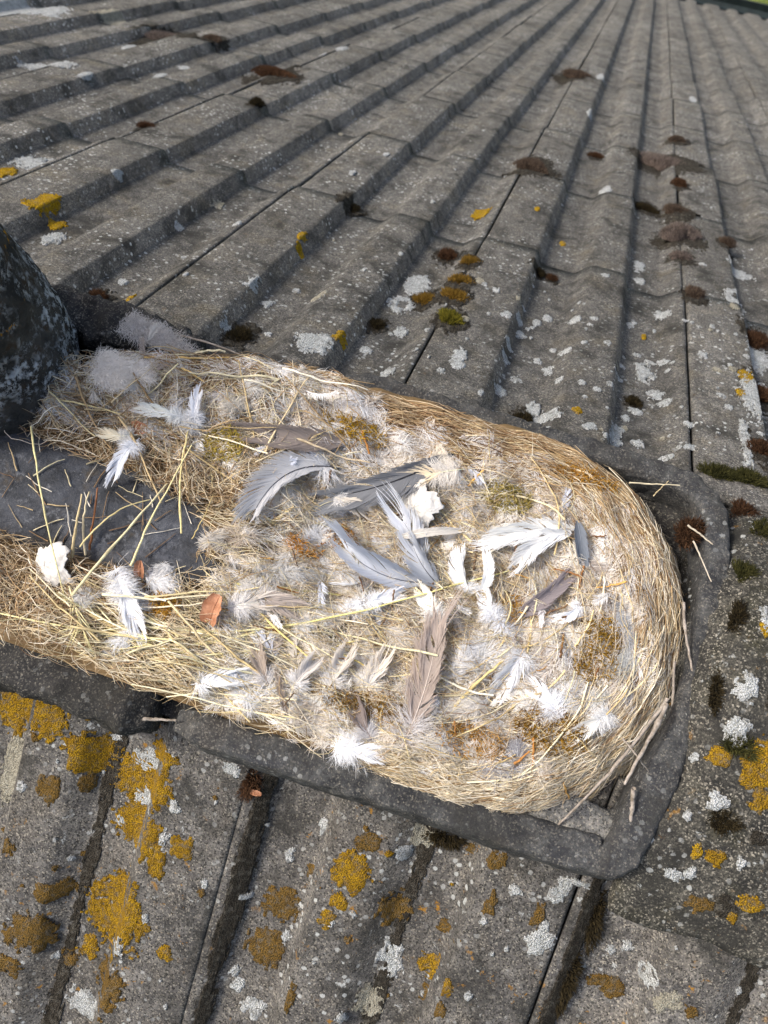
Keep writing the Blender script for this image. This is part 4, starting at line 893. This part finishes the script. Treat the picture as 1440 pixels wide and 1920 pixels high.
T = [
 ((-0.0040, -0.1853, -0.0490), (-0.0049, -0.0600, -0.0503), .040, 'a79b94', 'large taupe wing feather with pale quill in the lower middle of the nest', dict(bend=-.10, lift=.004, split=.9, downy=.16, tipc='b2a7a0', quill='d9cdc0', ragged=.5, nrm=(-.25, -.6, 1), cup=.1, asym=.62)),
 ((-0.0253, -0.0350, -0.0625), (-0.1086, -0.0310, -0.0497), .036, 'b4bac6', 'broad blue grey feather curling left in the centre of the nest', dict(bend=.22, lift=.002, split=.25, downy=.0, tipc='d5d9e2', quill='6b6e78', cup=.5, nrm=(.1, -.7, 1), blunt=.7, asym=.3)),
 ((-0.0317, -0.0331, -0.0637), (-0.0641, 0.0106, -0.0450), .034, 'b9bfca', 'split blue grey feather rising upright in the centre of the nest', dict(bend=-.15, lift=-.004, split=.8, downy=.0, tipc='dfe2ea', quill='7a7d86', nrm=(-.1, -1, .7), blunt=.75)),
 ((-0.0075, -0.0381, -0.0598), (-0.0490, -0.0083, -0.0514), .028, '8e949f', 'darker slate feather behind the split blue grey one', dict(bend=.1, split=.6, downy=.0, tipc='c5cad4', quill='40434a', nrm=(0, -.9, .8))),
 ((-0.0702, -0.0486, -0.0668), (-0.1049, -0.0593, -0.0583), .018, 'cfd2d8', 'flat pale grey feather under the blue grey pair', dict(split=.5, downy=.2)),
 ((0.0847, 0.0479, -0.0455), (0.0124, 0.0100, -0.0455), .030, 'e2e4e6', 'white splayed feather pointing left at the right of the cup', dict(bend=-.1, split=.9, downy=.0, nrm=(0, -.7, 1), ragged=.3)),
 ((0.0828, 0.0424, -0.0439), (0.0437, 0.0000, -0.0520), .024, 'dfe1e4', 'white feather curving down beside the splayed one', dict(bend=-.25, split=.7, downy=.0, nrm=(.2, -.6, 1))),
 ((0.0187, -0.0360, -0.0611), (-0.0060, -0.0019, -0.0496), .020, 'dfe2e6', 'small upright white feather right of the centre, left of a pair', dict(bend=.25, split=.5, downy=.15, nrm=(0, -1, .6))),
 ((0.0195, -0.0339, -0.0604), (0.0163, 0.0021, -0.0429), .012, 'e4e6e8', 'thin upright white feather, right of a pair', dict(bend=-.3, split=.8, downy=.1, nrm=(0, -1, .6))),
 ((0.0842, 0.0558, -0.0433), (0.0980, 0.0204, -0.0437), .014, '737a85', 'dark slate feather tip at the right side of the cup', dict(split=.05, downy=.0, blunt=.85, nrm=(-.2, -.2, 1))),
 ((0.0552, -0.0409, -0.0647), (0.0903, 0.0046, -0.0497), .024, '8b8488', 'dark taupe feather lying right of the cup', dict(split=.25, downy=.0, blunt=.8, bend=-.1, nrm=(-.1, -.5, 1), ragged=.3)),
 ((-0.1329, 0.0595, -0.0391), (-0.2091, 0.0367, -0.0261), .036, '8d8480', 'wide taupe feather with a notch on the far left rim', dict(split=.2, downy=.0, blunt=.85, nrm=(0, -.5, 1), ragged=.25, bend=.05)),
 ((-0.0376, 0.0822, -0.0407), (-0.1409, 0.0010, -0.0475), .038, '73757a', 'long dark grey feather lying across the far side of the cup', dict(split=.35, downy=.0, blunt=.7, bend=.12, nrm=(0, -.6, 1), tipc='8f9298', quill='3c3c40', asym=.6)),
 ((-0.1295, 0.0373, -0.0463), (-0.1869, -0.0382, -0.0227), .034, 'c3c4c8', 'pale grey feather arching down at the left of the cup', dict(split=.3, downy=.1, bend=-.35, nrm=(0, -.6, 1), quill='55565c', asym=.35)),
 ((-0.3059, 0.0006, -0.0269), (-0.3130, -0.0394, -0.0284), .018, 'd9dde6', 'bluish white feather hanging over the barrel at upper left', dict(split=.7, downy=.25, nrm=(-.2, -.5, 1))),
 ((-0.3096, 0.0038, -0.0278), (-0.3415, -0.0046, -0.0290), .014, 'd9d4c4', 'cream curled feather left of the bluish white one', dict(split=.9, downy=.3, bend=.3)),
 ((-0.2633, 0.0265, -0.0306), (-0.2696, 0.0547, -0.0139), .014, 'f0efec', 'short white feather standing up in the straw at upper left', dict(split=.8, downy=.35, nrm=(0, -1, .6))),
 ((-0.2668, 0.0324, -0.0279), (-0.3145, 0.0252, -0.0234), .016, 'e8e6e2', 'white sprayed feather lying left of the short standing one', dict(split=1., downy=.35)),
 ((-0.1824, -0.1841, -0.0486), (-0.1370, -0.1611, -0.0511), .022, 'dfe2e8', 'white feather with stout quill at the lower left edge', dict(split=.7, downy=.1, quill='e9e9ea')),
 ((-0.1036, -0.1616, -0.0483), (-0.0929, -0.1338, -0.0492), .020, 'c9c6c4', 'small grey striped feather, left of three at lower left of centre', dict(split=.9, downy=.15, nrm=(0, -.7, 1))),
 ((-0.0751, -0.1550, -0.0525), (-0.0706, -0.1177, -0.0561), .024, 'd3cec8', 'small beige grey feather, middle of three at lower left of centre', dict(split=.9, downy=.2, nrm=(0, -.7, 1))),
 ((-0.0471, -0.1449, -0.0571), (-0.0398, -0.1106, -0.0569), .022, 'dad5ce', 'small pale grey feather, right of three at lower left of centre', dict(split=.9, downy=.2, nrm=(0, -.7, 1))),
 ((-0.0260, -0.1799, -0.0538), (-0.0484, -0.1573, -0.0539), .020, '857b78', 'small dark grey feather left of the large taupe one', dict(split=.5, downy=.25, nrm=(0, -.6, 1))),
 ((-0.0618, -0.0068, -0.0528), (-0.0086, 0.0164, -0.0475), .010, 'c9c7c4', 'narrow pale grey feather below the white eggshell', dict(split=.2, downy=.0, asym=.4)),
 ((0.1065, -0.0136, -0.0516), (0.0885, -0.0336, -0.0545), .012, 'dfe3ea', 'tiny curled white feather on the right inner wall', dict(split=.6, downy=.2, bend=.35)),
 ((0.0714, -0.0653, -0.0577), (0.0611, -0.1039, -0.0592), .030, 'cdd0d6', 'grey white fan feather right of the large taupe one', dict(split=1., downy=.2, ragged=.2)),
 ((-0.1645, -0.0972, -0.0494), (-0.1213, -0.0965, -0.0533), .026, 'b5aca6', 'dusty grey feather behind the brown leaf', dict(split=.6, downy=.2)),
 ((-0.1801, -0.1164, -0.0437), (-0.1411, -0.0952, -0.0514), .024, 'cfcac4', 'pale sprayed feather touching the brown leaf', dict(split=1., downy=.3)),
 ((-0.1207, -0.1661, -0.0497), (-0.1432, -0.1387, -0.0496), .018, 'a59a90', 'taupe feather scrap under the straws at lower left', dict(split=.6, downy=.2)),
 ((-0.1301, 0.0102, -0.0479), (-0.0931, 0.0049, -0.0507), .018, 'cac5be', 'small grey white feather below the long dark grey one', dict(split=.5, downy=.2)),
 ((-0.2846, -0.1105, -0.0466), (-0.2393, -0.1564, -0.0400), .024, 'eeeeec', 'long white feather at the left among grass stems', dict(split=.9, downy=.4)),
 ((-0.0582, -0.1928, -0.0576), (-0.0179, -0.1877, -0.0535), .022, 'f1f0ee', 'white feather at the near edge above the mortar', dict(split=.7, downy=.4)),
 ((-0.0239, 0.0690, -0.0386), (-0.0707, 0.0436, -0.0472), .026, 'd8cdb8', 'cream feather over the end of the long dark grey one', dict(split=.9, downy=.4)),
 ((-0.0866, -0.0860, -0.0585), (-0.0402, -0.0505, -0.0581), .016, 'eef0f2', 'white feather lying along the straws under the centre', dict(split=.6, downy=.5)),
 ((0.0024, -0.0710, -0.0588), (-0.0269, -0.0464, -0.0572), .020, 'e6e3df', 'white feather behind the tip of the large taupe one', dict(split=.8, downy=.4, nrm=(0, -.8, 1))),
 ((0.0425, -0.0520, -0.0614), (0.0235, -0.0304, -0.0544), .018, 'e6e8ec', 'white wispy feather right of the upright pair', dict(split=1., downy=.4, nrm=(0, -.8, 1))),
 ((0.1163, -0.1147, -0.0481), (0.0856, -0.0972, -0.0517), .022, 'e9ecf0', 'white feather at the right end of the big down heap', dict(split=.8, downy=.4)),
 ((0.1518, -0.0938, -0.0494), (0.1234, -0.1282, -0.0455), .018, 'dcdcda', 'pale feather beside the brown stalks at lower right', dict(split=.6, downy=.4)),
 ((-0.0977, -0.1835, -0.0487), (-0.1201, -0.1506, -0.0456), .006, '8a8078', 'thin bare feather shaft at the lower left', dict(split=.9, downy=.0, ragged=.6)),
]
for i, (b, t, w, c, lab, kw) in enumerate(T): feather(b, t, w, c, 1000 + i, lab, **kw)
# loose down plumes
def flat_plume(rng, p, r, n, col, turn=.9, w=.00030, thick=.003):
    """a pressed plume: a bent stem in the plane of the bowl with fine barbs combed off both sides"""
    f = flow_dir(np.array([p[0]]), np.array([p[1]]))[0] * rng.choice([-1, 1]); a = rng.normal(0, turn)
    ax = np.array([f[0] * np.cos(a) - f[1] * np.sin(a), f[0] * np.sin(a) + f[1] * np.cos(a)]); sx = np.array([-ax[1], ax[0]])
    t0 = rng.uniform(-.75, .55, n); bend = rng.normal(0, .35); b2 = ax[None] * (t0 * r)[:, None] + sx[None] * (bend * r * t0 ** 2)[:, None]
    sd = rng.choice([-1, 1], n); ph = np.radians(rng.normal(38, 20, n)); L = r * rng.uniform(.35, .95, n) * (1 - .35 * np.abs(t0)); tt = np.linspace(0, 1, 6)
    an = (ph * sd)[:, None] * (1 - .55 * tt) + rng.normal(0, .35, (n, 1)) * tt + (.25 * np.sin(rng.uniform(0, 6, (n, 1)) + 5 * tt)) * tt
    st = (L / 5)[:, None]; x = np.cumsum(np.cos(an) * st, 1); y = np.cumsum(np.sin(an) * st, 1)
    xy = b2[:, None] + x[..., None] * ax + y[..., None] * sx + p[:2]
    z = nest_z(xy[..., 0], xy[..., 1]) - nest_z(p[0], p[1]) + p[2] + rng.uniform(-.3, 1, (n, 1)) * thick * (1 - .5 * np.abs(t0))[:, None] + .10 * st * 5 * np.sin(np.pi * tt) * rng.uniform(-.3, 1, (n, 1))
    P = np.concatenate([xy, z[..., None]], 2)
    W = w * rng.uniform(.6, 1.25, n)[:, None] * np.array([.8, 1, 1, .9, .7, .3]); Nn = np.repeat(norm(rng.normal(0, .3, (n, 1, 3)) + np.array([-.2, -.1, 1.])), 6, 1)
    return ribbons(P, W, Nn, np.array(col)[None] * rng.uniform(.86, 1.05, (n, 1)))
def down(p, r, col, seed, label, group=None, n=320):
    rng = np.random.default_rng(seed); p = np.array(p); c = np.array(lin(col)) * .88; parts = []
    for q in range(3):
        pp = p + np.array([rng.normal(0, .28 * r), rng.normal(0, .22 * r), -.003 + .001 * q])
        parts.append(flat_plume(rng, pp, r * rng.uniform(.7, 1.05), int(n / 2.2), c, .8, .00032, .006))
    V, F, C = merge(parts)
    o = link('down_plume', make_mesh('down_plume', V - p, F, M_FEATHER, C), None, Vector(p))
    return tag(o, label, 'down feather', group)
DP = [((-0.1316, -0.0281, -0.0511), 40, 'f6f5f3', 'starry white down plume left of the cup', 420), ((-0.0847, -0.0777, -0.0590), 36, 'f5f4f2', 'white down plume under the left end of the blue grey feather', 360), ((-0.0625, -0.0713, -0.0608), 34, 'f3f2ef', 'white down plume below the broad blue grey feather', 340), ((0.0222, -0.0984, -0.0577), 44, 'f6f4f1', 'white down heap just right of the large taupe feather', 480), ((0.0397, -0.0848, -0.0606), 46, 'f4f3f1', 'white down heap left of the grey white fan feather', 480),
 ((0.1034, -0.0959, -0.0515), 52, 'f7f6f4', 'big bright white down heap at lower right', 620), ((0.0852, -0.1134, -0.0509), 36, 'f2f0ec', 'white down at the left end of the big heap', 320), ((-0.0440, -0.1871, -0.0545), 34, 'f4f3f0', 'white down at the near edge above the mortar bed', 320), ((-0.1338, -0.1749, -0.0507), 40, 'f3f3f3', 'white down at the tip of the stout quilled feather', 380), ((-0.1505, -0.1672, -0.0476), 26, 'e9ebf0', 'bluish white down above the stout quilled feather', 240),
 ((-0.2540, -0.1364, -0.0428), 46, 'f6f6f6', 'white down heap in the middle of the left grass', 460), ((-0.2447, -0.1122, -0.0502), 40, 'f5f5f5', 'white down heap beside the upright brown leaf scrap', 420), ((-0.2481, -0.1607, -0.0441), 34, 'f1f1f1', 'white down at the foot of the left grass heads', 320), ((-0.2429, -0.0984, -0.0486), 26, 'ecebe9', 'small white down above the left heap', 220), ((-0.2540, -0.1815, -0.0548), 22, 'e6e4e0', 'pale down clinging to the left mortar', 180),
 ((-0.2688, 0.0313, -0.0272), 34, 'f0eeea', 'white down in the straw at upper left', 320), ((-0.2219, 0.0737, -0.0140), 26, 'eeeae2', 'cream down on the far left rim', 220), ((0.0261, -0.1601, -0.0489), 36, 'eae8e4', 'grey white down right of the large quill', 320), ((0.0224, -0.1702, -0.0472), 28, 'e6e2da', 'cream down at the near edge right of the large quill', 220), ((0.0501, -0.0548, -0.0599), 38, 'eef0f4', 'bluish white down right of the upright pair', 340),
 ((0.0392, -0.1258, -0.0546), 40, 'e8e3da', 'cream down below the white heap at the right', 320), ((-0.1679, -0.0871, -0.0452), 34, 'ece9e4', 'white down behind the brown leaf', 280), ((-0.1504, -0.0677, -0.0407), 36, 'e9e6e0', 'pale down left of the blue grey feather', 280), ((-0.0824, -0.0270, -0.0624), 34, 'd8d4ce', 'grey down between the blue grey feathers', 260), ((-0.1665, 0.0276, -0.0405), 34, 'e6ddd0', 'cream down over the pale grey arched feather', 280),
 ((-0.0423, 0.0647, -0.0425), 40, 'eee6d6', 'creamy down plume at the far side of the cup', 360), ((0.0170, 0.0843, -0.0419), 36, 'e6dccb', 'cream down on the far inner wall', 260), ((0.0598, 0.0714, -0.0423), 34, 'e3d9c8', 'beige down on the right inner wall', 260), ((-0.1808, 0.0409, -0.0321), 26, 'e6dfd2', 'cream down in front of the taupe feather on the rim', 200), ((0.0069, -0.0624, -0.0577), 30, 'c9c1b9', 'smoky down ball below the upright pair', 260),
 ((-0.0273, -0.0905, -0.0593), 36, 'e4ded5', 'beige down left of the large taupe feather tip', 280), ((-0.0864, -0.1262, -0.0523), 40, 'e1dad0', 'beige down among the crossing straws', 300), ((-0.0850, -0.1811, -0.0518), 34, 'e0d8cc', 'beige down at the near edge left of centre', 260), ((-0.0178, -0.1636, -0.0494), 32, 'e2dbd2', 'beige down left of the large quill', 240), ((0.0792, -0.0509, -0.0566), 34, 'e6dfd4', 'beige down below the dark taupe feather', 260), ((0.1221, 0.0153, -0.0467), 28, 'e0d4c2', 'beige down on the right rim', 200)]
DP += [((-0.1158, -0.1115, -0.0545), 36, 'f4f2ee', 'white down behind the crossing straws left of the middle', 340), ((-0.0051, -0.1313, -0.0550), 34, 'f0ece4', 'cream white down right against the large taupe feather', 320), ((-0.0716, -0.1542, -0.0508), 34, 'f2f0ea', 'white down between the small grey feathers', 320), ((0.0214, 0.0212, -0.0560), 34, 'f2f0ee', 'white down at the tip of the splayed white feather', 320), ((0.1141, -0.0451, -0.0524), 34, 'eeeae2', 'cream down beside the golden moss at right', 300), ((0.1318, -0.0817, -0.0520), 34, 'f2f0ec', 'white down under the pale felt strip at right', 300), ((-0.1717, -0.0101, -0.0335), 34, 'eee8dc', 'cream down below the pale grey arched feather', 300), ((-0.2404, 0.0535, -0.0195), 34, 'ede6d8', 'cream down in the upper left straw', 300), ((0.0591, -0.1639, -0.0542), 30, 'ece6da', 'cream down beside the oval felt wad', 260), ((-0.2078, -0.0660, -0.0283), 30, 'e9e2d6', 'beige down at the mouth of the grey barrel', 260), ((-0.2964, -0.1506, -0.0424), 34, 'efece6', 'white down tangled in the brown left edge', 280)]
for i, (p, r, c, lab, n) in enumerate(DP): down(p, r / 2350., c, 2000 + i, lab, 'down plumes lining the nest', int(n * 1.7))
# finer down that nobody could count, worked all through the lining
def lining():
    rng = np.random.default_rng(77); parts = []
    for q in range(1600):
        if q < 1330: x, y = rng.uniform(-.19, .17), rng.uniform(-.19, .10)
        else: x, y = rng.uniform(-.40, -.12), rng.uniform(0., .115)
        if nest_rho(x, y) > .90 or nest_hole(x, y) < 1.1 or (x < -.2 and y > .115 + .3 * (x + .2)): continue
        p = np.array([x, y, float(nest_z(np.array(x), np.array(y))) + rng.uniform(0, .0065)])
        col = lin(rng.choice(['f6f3ec', 'f0eae0', 'e2d8ca', 'faf9f7', 'faf9f7', 'f4f0e8', 'cdc0b0', 'e6e2de']))
        parts.append(flat_plume(rng, p, rng.uniform(.008, .022), int(rng.integers(45, 95)), col, .7, .00032, .003))
    for q in range(170):
        x, y = rng.uniform(-.15, .10), rng.uniform(-.09, .03); p = np.array([x, y, float(nest_z(np.array(x), np.array(y))) + rng.uniform(0, .004)])
        parts.append(flat_plume(rng, p, rng.uniform(.009, .020), int(rng.integers(50, 90)), lin(rng.choice(['efe9df', 'e2d8ca', 'd5c9ba', 'f4f1ec', 'cdc0b0'])), 1.2, .00032, .003))
    for q in range(200):
        x, y = rng.uniform(-.20, .16), rng.uniform(-.19, .10)
        if nest_rho(x, y) > .88 or nest_hole(x, y) < 1.1: continue
        p = np.array([x, y, float(nest_z(np.array(x), np.array(y))) + rng.uniform(.004, .010)])
        parts.append(flat_plume(rng, p, rng.uniform(.008, .020), int(rng.integers(14, 40)), lin(rng.choice(['f4efe6', 'ece4d6', 'f8f7f4', 'e2d8ca'])), .9, .00026, .003))
    V, F, C = merge(parts); o = link('down_lining', make_mesh('down_lining', V - NO, F, M_FEATHER, C), nest); o['kind'] = 'stuff'
lining()

# small scraps of feather pressed into the lining, alike and without order
def scrap(p, ang, L, Wd, col, seed, label):
    rng = np.random.default_rng(seed); p = np.array(p); ex = np.array([math.cos(ang), math.sin(ang), rng.normal(0, .12)]); ex = ex / np.linalg.norm(ex)
    ez = norm(np.array([-.15, -.15, 1.]) + rng.normal(0, .22, 3)); ez = norm(ez - ex * (ez @ ex)); ey = np.cross(ez, ex); parts = []; bend = rng.normal(0, .3)
    cv = lambda t: ex * (L * t)[..., None] + ey * (bend * L * t * t)[..., None] + ez * (.10 * L * np.sin(t * 2.6))[..., None]
    c = np.array(lin(col)); ts = np.linspace(0, .95, 8); parts.append(tubes(cv(ts)[None], np.linspace(.0005, .0002, 8)[None], 4, np.clip(c * .9, 0, 1)[None]))
    n = int(L / .00045)
    for sd in (1, -1):
        t0 = np.linspace(.05, .97, n); g = np.cumsum(rng.uniform(0, 1, n) < .12); ga = rng.normal(0, .28, g.max() + 1)[g] + rng.normal(0, .10, n)
        wl = Wd * np.sqrt(np.maximum(.05, 1 - ((t0 - .45) / .56) ** 2)) * rng.uniform(.55, 1.1, n); k = np.linspace(0, 1, 6); ph = (.70 + ga)[:, None] - .4 * k
        P = cv(t0)[:, None] + ex * (wl[:, None] * np.cumsum(np.cos(ph), 1) / 6)[..., None] + ey * sd * (wl[:, None] * np.cumsum(np.sin(ph), 1) / 6)[..., None] + ez * (wl[:, None] * k * rng.normal(.1, .08, (n, 1)))[..., None]
        parts.append(ribbons(P, np.full((n, 6), .00045) * np.array([1, 1, 1, .9, .7, .3]), np.broadcast_to(ez, P.shape), c[None] * rng.uniform(.9, 1.05, (n, 1))))
    V, F, C = merge(parts); o = link('feather_scrap', make_mesh('feather_scrap', V, F, M_FEATHER, np.clip(C, 0, .92)), None, Vector(p))
    tag(o, label, 'feather', 'small feather scraps pressed into the lining')
rs = random.Random(21); k = 0
while k < 84:
    x, y = (rs.uniform(-.19, .16), rs.uniform(-.19, .09)) if k < 66 else (rs.uniform(-.38, -.15), rs.uniform(.01, .10))
    if nest_rho(x, y) > .78 or nest_hole(x, y) < 1.2: continue
    c = rs.choice(['ece8e0', 'e4ded2', 'dcd5c8', 'f4f2ee', 'c9c4be', 'dadce2', 'e6dccb', 'b0a59b', 'eeecea', 'd5d9e2'])
    hue = {'c9c4be': 'grey', 'b0a59b': 'dusty brown', 'dadce2': 'bluish white', 'd5d9e2': 'bluish white', 'e6dccb': 'cream', 'dcd5c8': 'cream', 'e4ded2': 'cream'}.get(c, 'white')
    spot = 'in the straw at the upper left of the nest' if x < -.15 and y > 0 else 'along the near side of the nest' if y < -.12 else 'in the right half of the nest' if x > .06 else 'at the far side of the cup' if y > -.02 else 'around the middle of the nest'
    scrap((x, y, float(nest_z(x, y)) + rs.uniform(.003, .007)), rs.uniform(0, 6.28), rs.uniform(.012, .030), rs.uniform(.005, .012), c, 3000 + k, 'small %s feather scrap %s' % (hue, spot)); k += 1

# ------------------------------------------------------------------ leaves, eggshells, small litter
def leaf(p, ex, nrm, L, Wd, label, seed, curl=.5):
    ex = Vector(ex).normalized(); nz = Vector(nrm); nz = (nz - ex * nz.dot(ex)).normalized(); ey = nz.cross(ex); V, F = [], []; n, m = 12, 9
    for i in range(n + 1):
        t = i / n; w = Wd * (.35 + .65 * math.sin(math.pi * min(1, .15 + .8 * t)) ** .7) * (1 + .25 * fbm(t * 4, seed, 0))
        for j in range(m):
            b = j / (m - 1) * 2 - 1; h = curl * Wd * (b * b) * .5 + .12 * L * math.sin(t * 2.6) + .0012 * fbm(t * 5, b * 3, seed) * 2
            V.append(tuple(ex * (L * t + .002 * fbm(b * 3, seed, 4)) + ey * (w / 2 * b) + nz * h))
    for i in range(n):
        for j in range(m - 1): F.append((i * m + j, i * m + j + 1, (i + 1) * m + j + 1, (i + 1) * m + j))
    root = empty('dead_leaf', Vector(p)); tag(root, label, 'leaf')
    link('leaf_blade', make_mesh('leaf_blade', V, F, M_LEAF), root)
    mid = np.array([V[i * m + m // 2] for i in range(n + 1)])[None]; v, f, c = tubes(mid + np.array(nz) * .0002, np.full((1, n + 1), .0005), 4, np.array([lin('7a4a2c')]))
    link('midrib', make_mesh('midrib', v, f, M_LEAF), root)
leaf((-0.1868, -0.1330, -0.0441), (.10, .9, .35), (-.3, -.8, .7), .026, .018, 'curled orange brown dead leaf lying on the left straws', 1)
leaf((-0.3186, 0.0105, -0.0302), (.8, .1, .1), (0, -.6, 1), .016, .012, 'brown dead leaf above the bluish white feather', 2)
leaf((-0.2616, -0.1123, -0.0517), (-.1, .7, .6), (.2, -.9, .5), .016, .009, 'small upright brown leaf scrap at the left', 3)
leaf((-0.1198, -0.2456, -0.1455), (1, .1, 0), (0, 0, 1), .010, .005, 'tiny brown leaf fleck at the near rim', 4)
def shell(p, r, label, seed, ax, cover=.42):
    ax = Vector(ax).normalized(); q = ax.to_track_quat('Z', 'Y'); V, F = [], []; n, m = 24, 72
    for layer in (0, 1):
        rr = r - .0007 * layer
        for i in range(n + 1):
            for j in range(m):
                a = 2 * math.pi * j / m; edge = cover * math.pi * (1 + 1.1 * fbm(math.cos(a) * 1.5, math.sin(a) * 1.5, seed, 4) + .10 * noise.noise(Vector((math.cos(a) * 7, math.sin(a) * 7, seed))))
                th = edge * i / n; d = 1 + .09 * fbm(th * 5, math.cos(a) * 2, math.sin(a) * 2 + seed)
                V.append(tuple(q @ Vector((rr * d * math.sin(th) * math.cos(a) * 1.15, rr * d * math.sin(th) * math.sin(a), rr * d * math.cos(th)))))
    k = (n + 1) * m
    for i in range(n):
        for j in range(m):
            A, B, C_, D = i * m + j, i * m + (j + 1) % m, (i + 1) * m + (j + 1) % m, (i + 1) * m + j
            F.append((A, D, C_, B)); F.append((k + A, k + B, k + C_, k + D))
    for j in range(m): F.append((n * m + j, k + n * m + j, k + n * m + (j + 1) % m, n * m + (j + 1) % m))
    tag(link('eggshell', make_mesh('eggshell', V, F, M_SHELL), None, Vector(p)), label, 'eggshell')
shell((-0.0458, 0.0359, -0.0608), .026, 'broken white eggshell half at the far side of the cup', 1, (-.5, -.75, 1), .27)
shell((-0.3303, -0.1192, -0.0627), .026, 'crumpled white shell scrap among the left grass stems', 2, (-.4, -.6, 1), .24)
shell((-0.0156, 0.0069, -0.0650), .011, 'small grey shell scrap right of the blue grey feathers', 3, (.5, -.3, 1), .45)
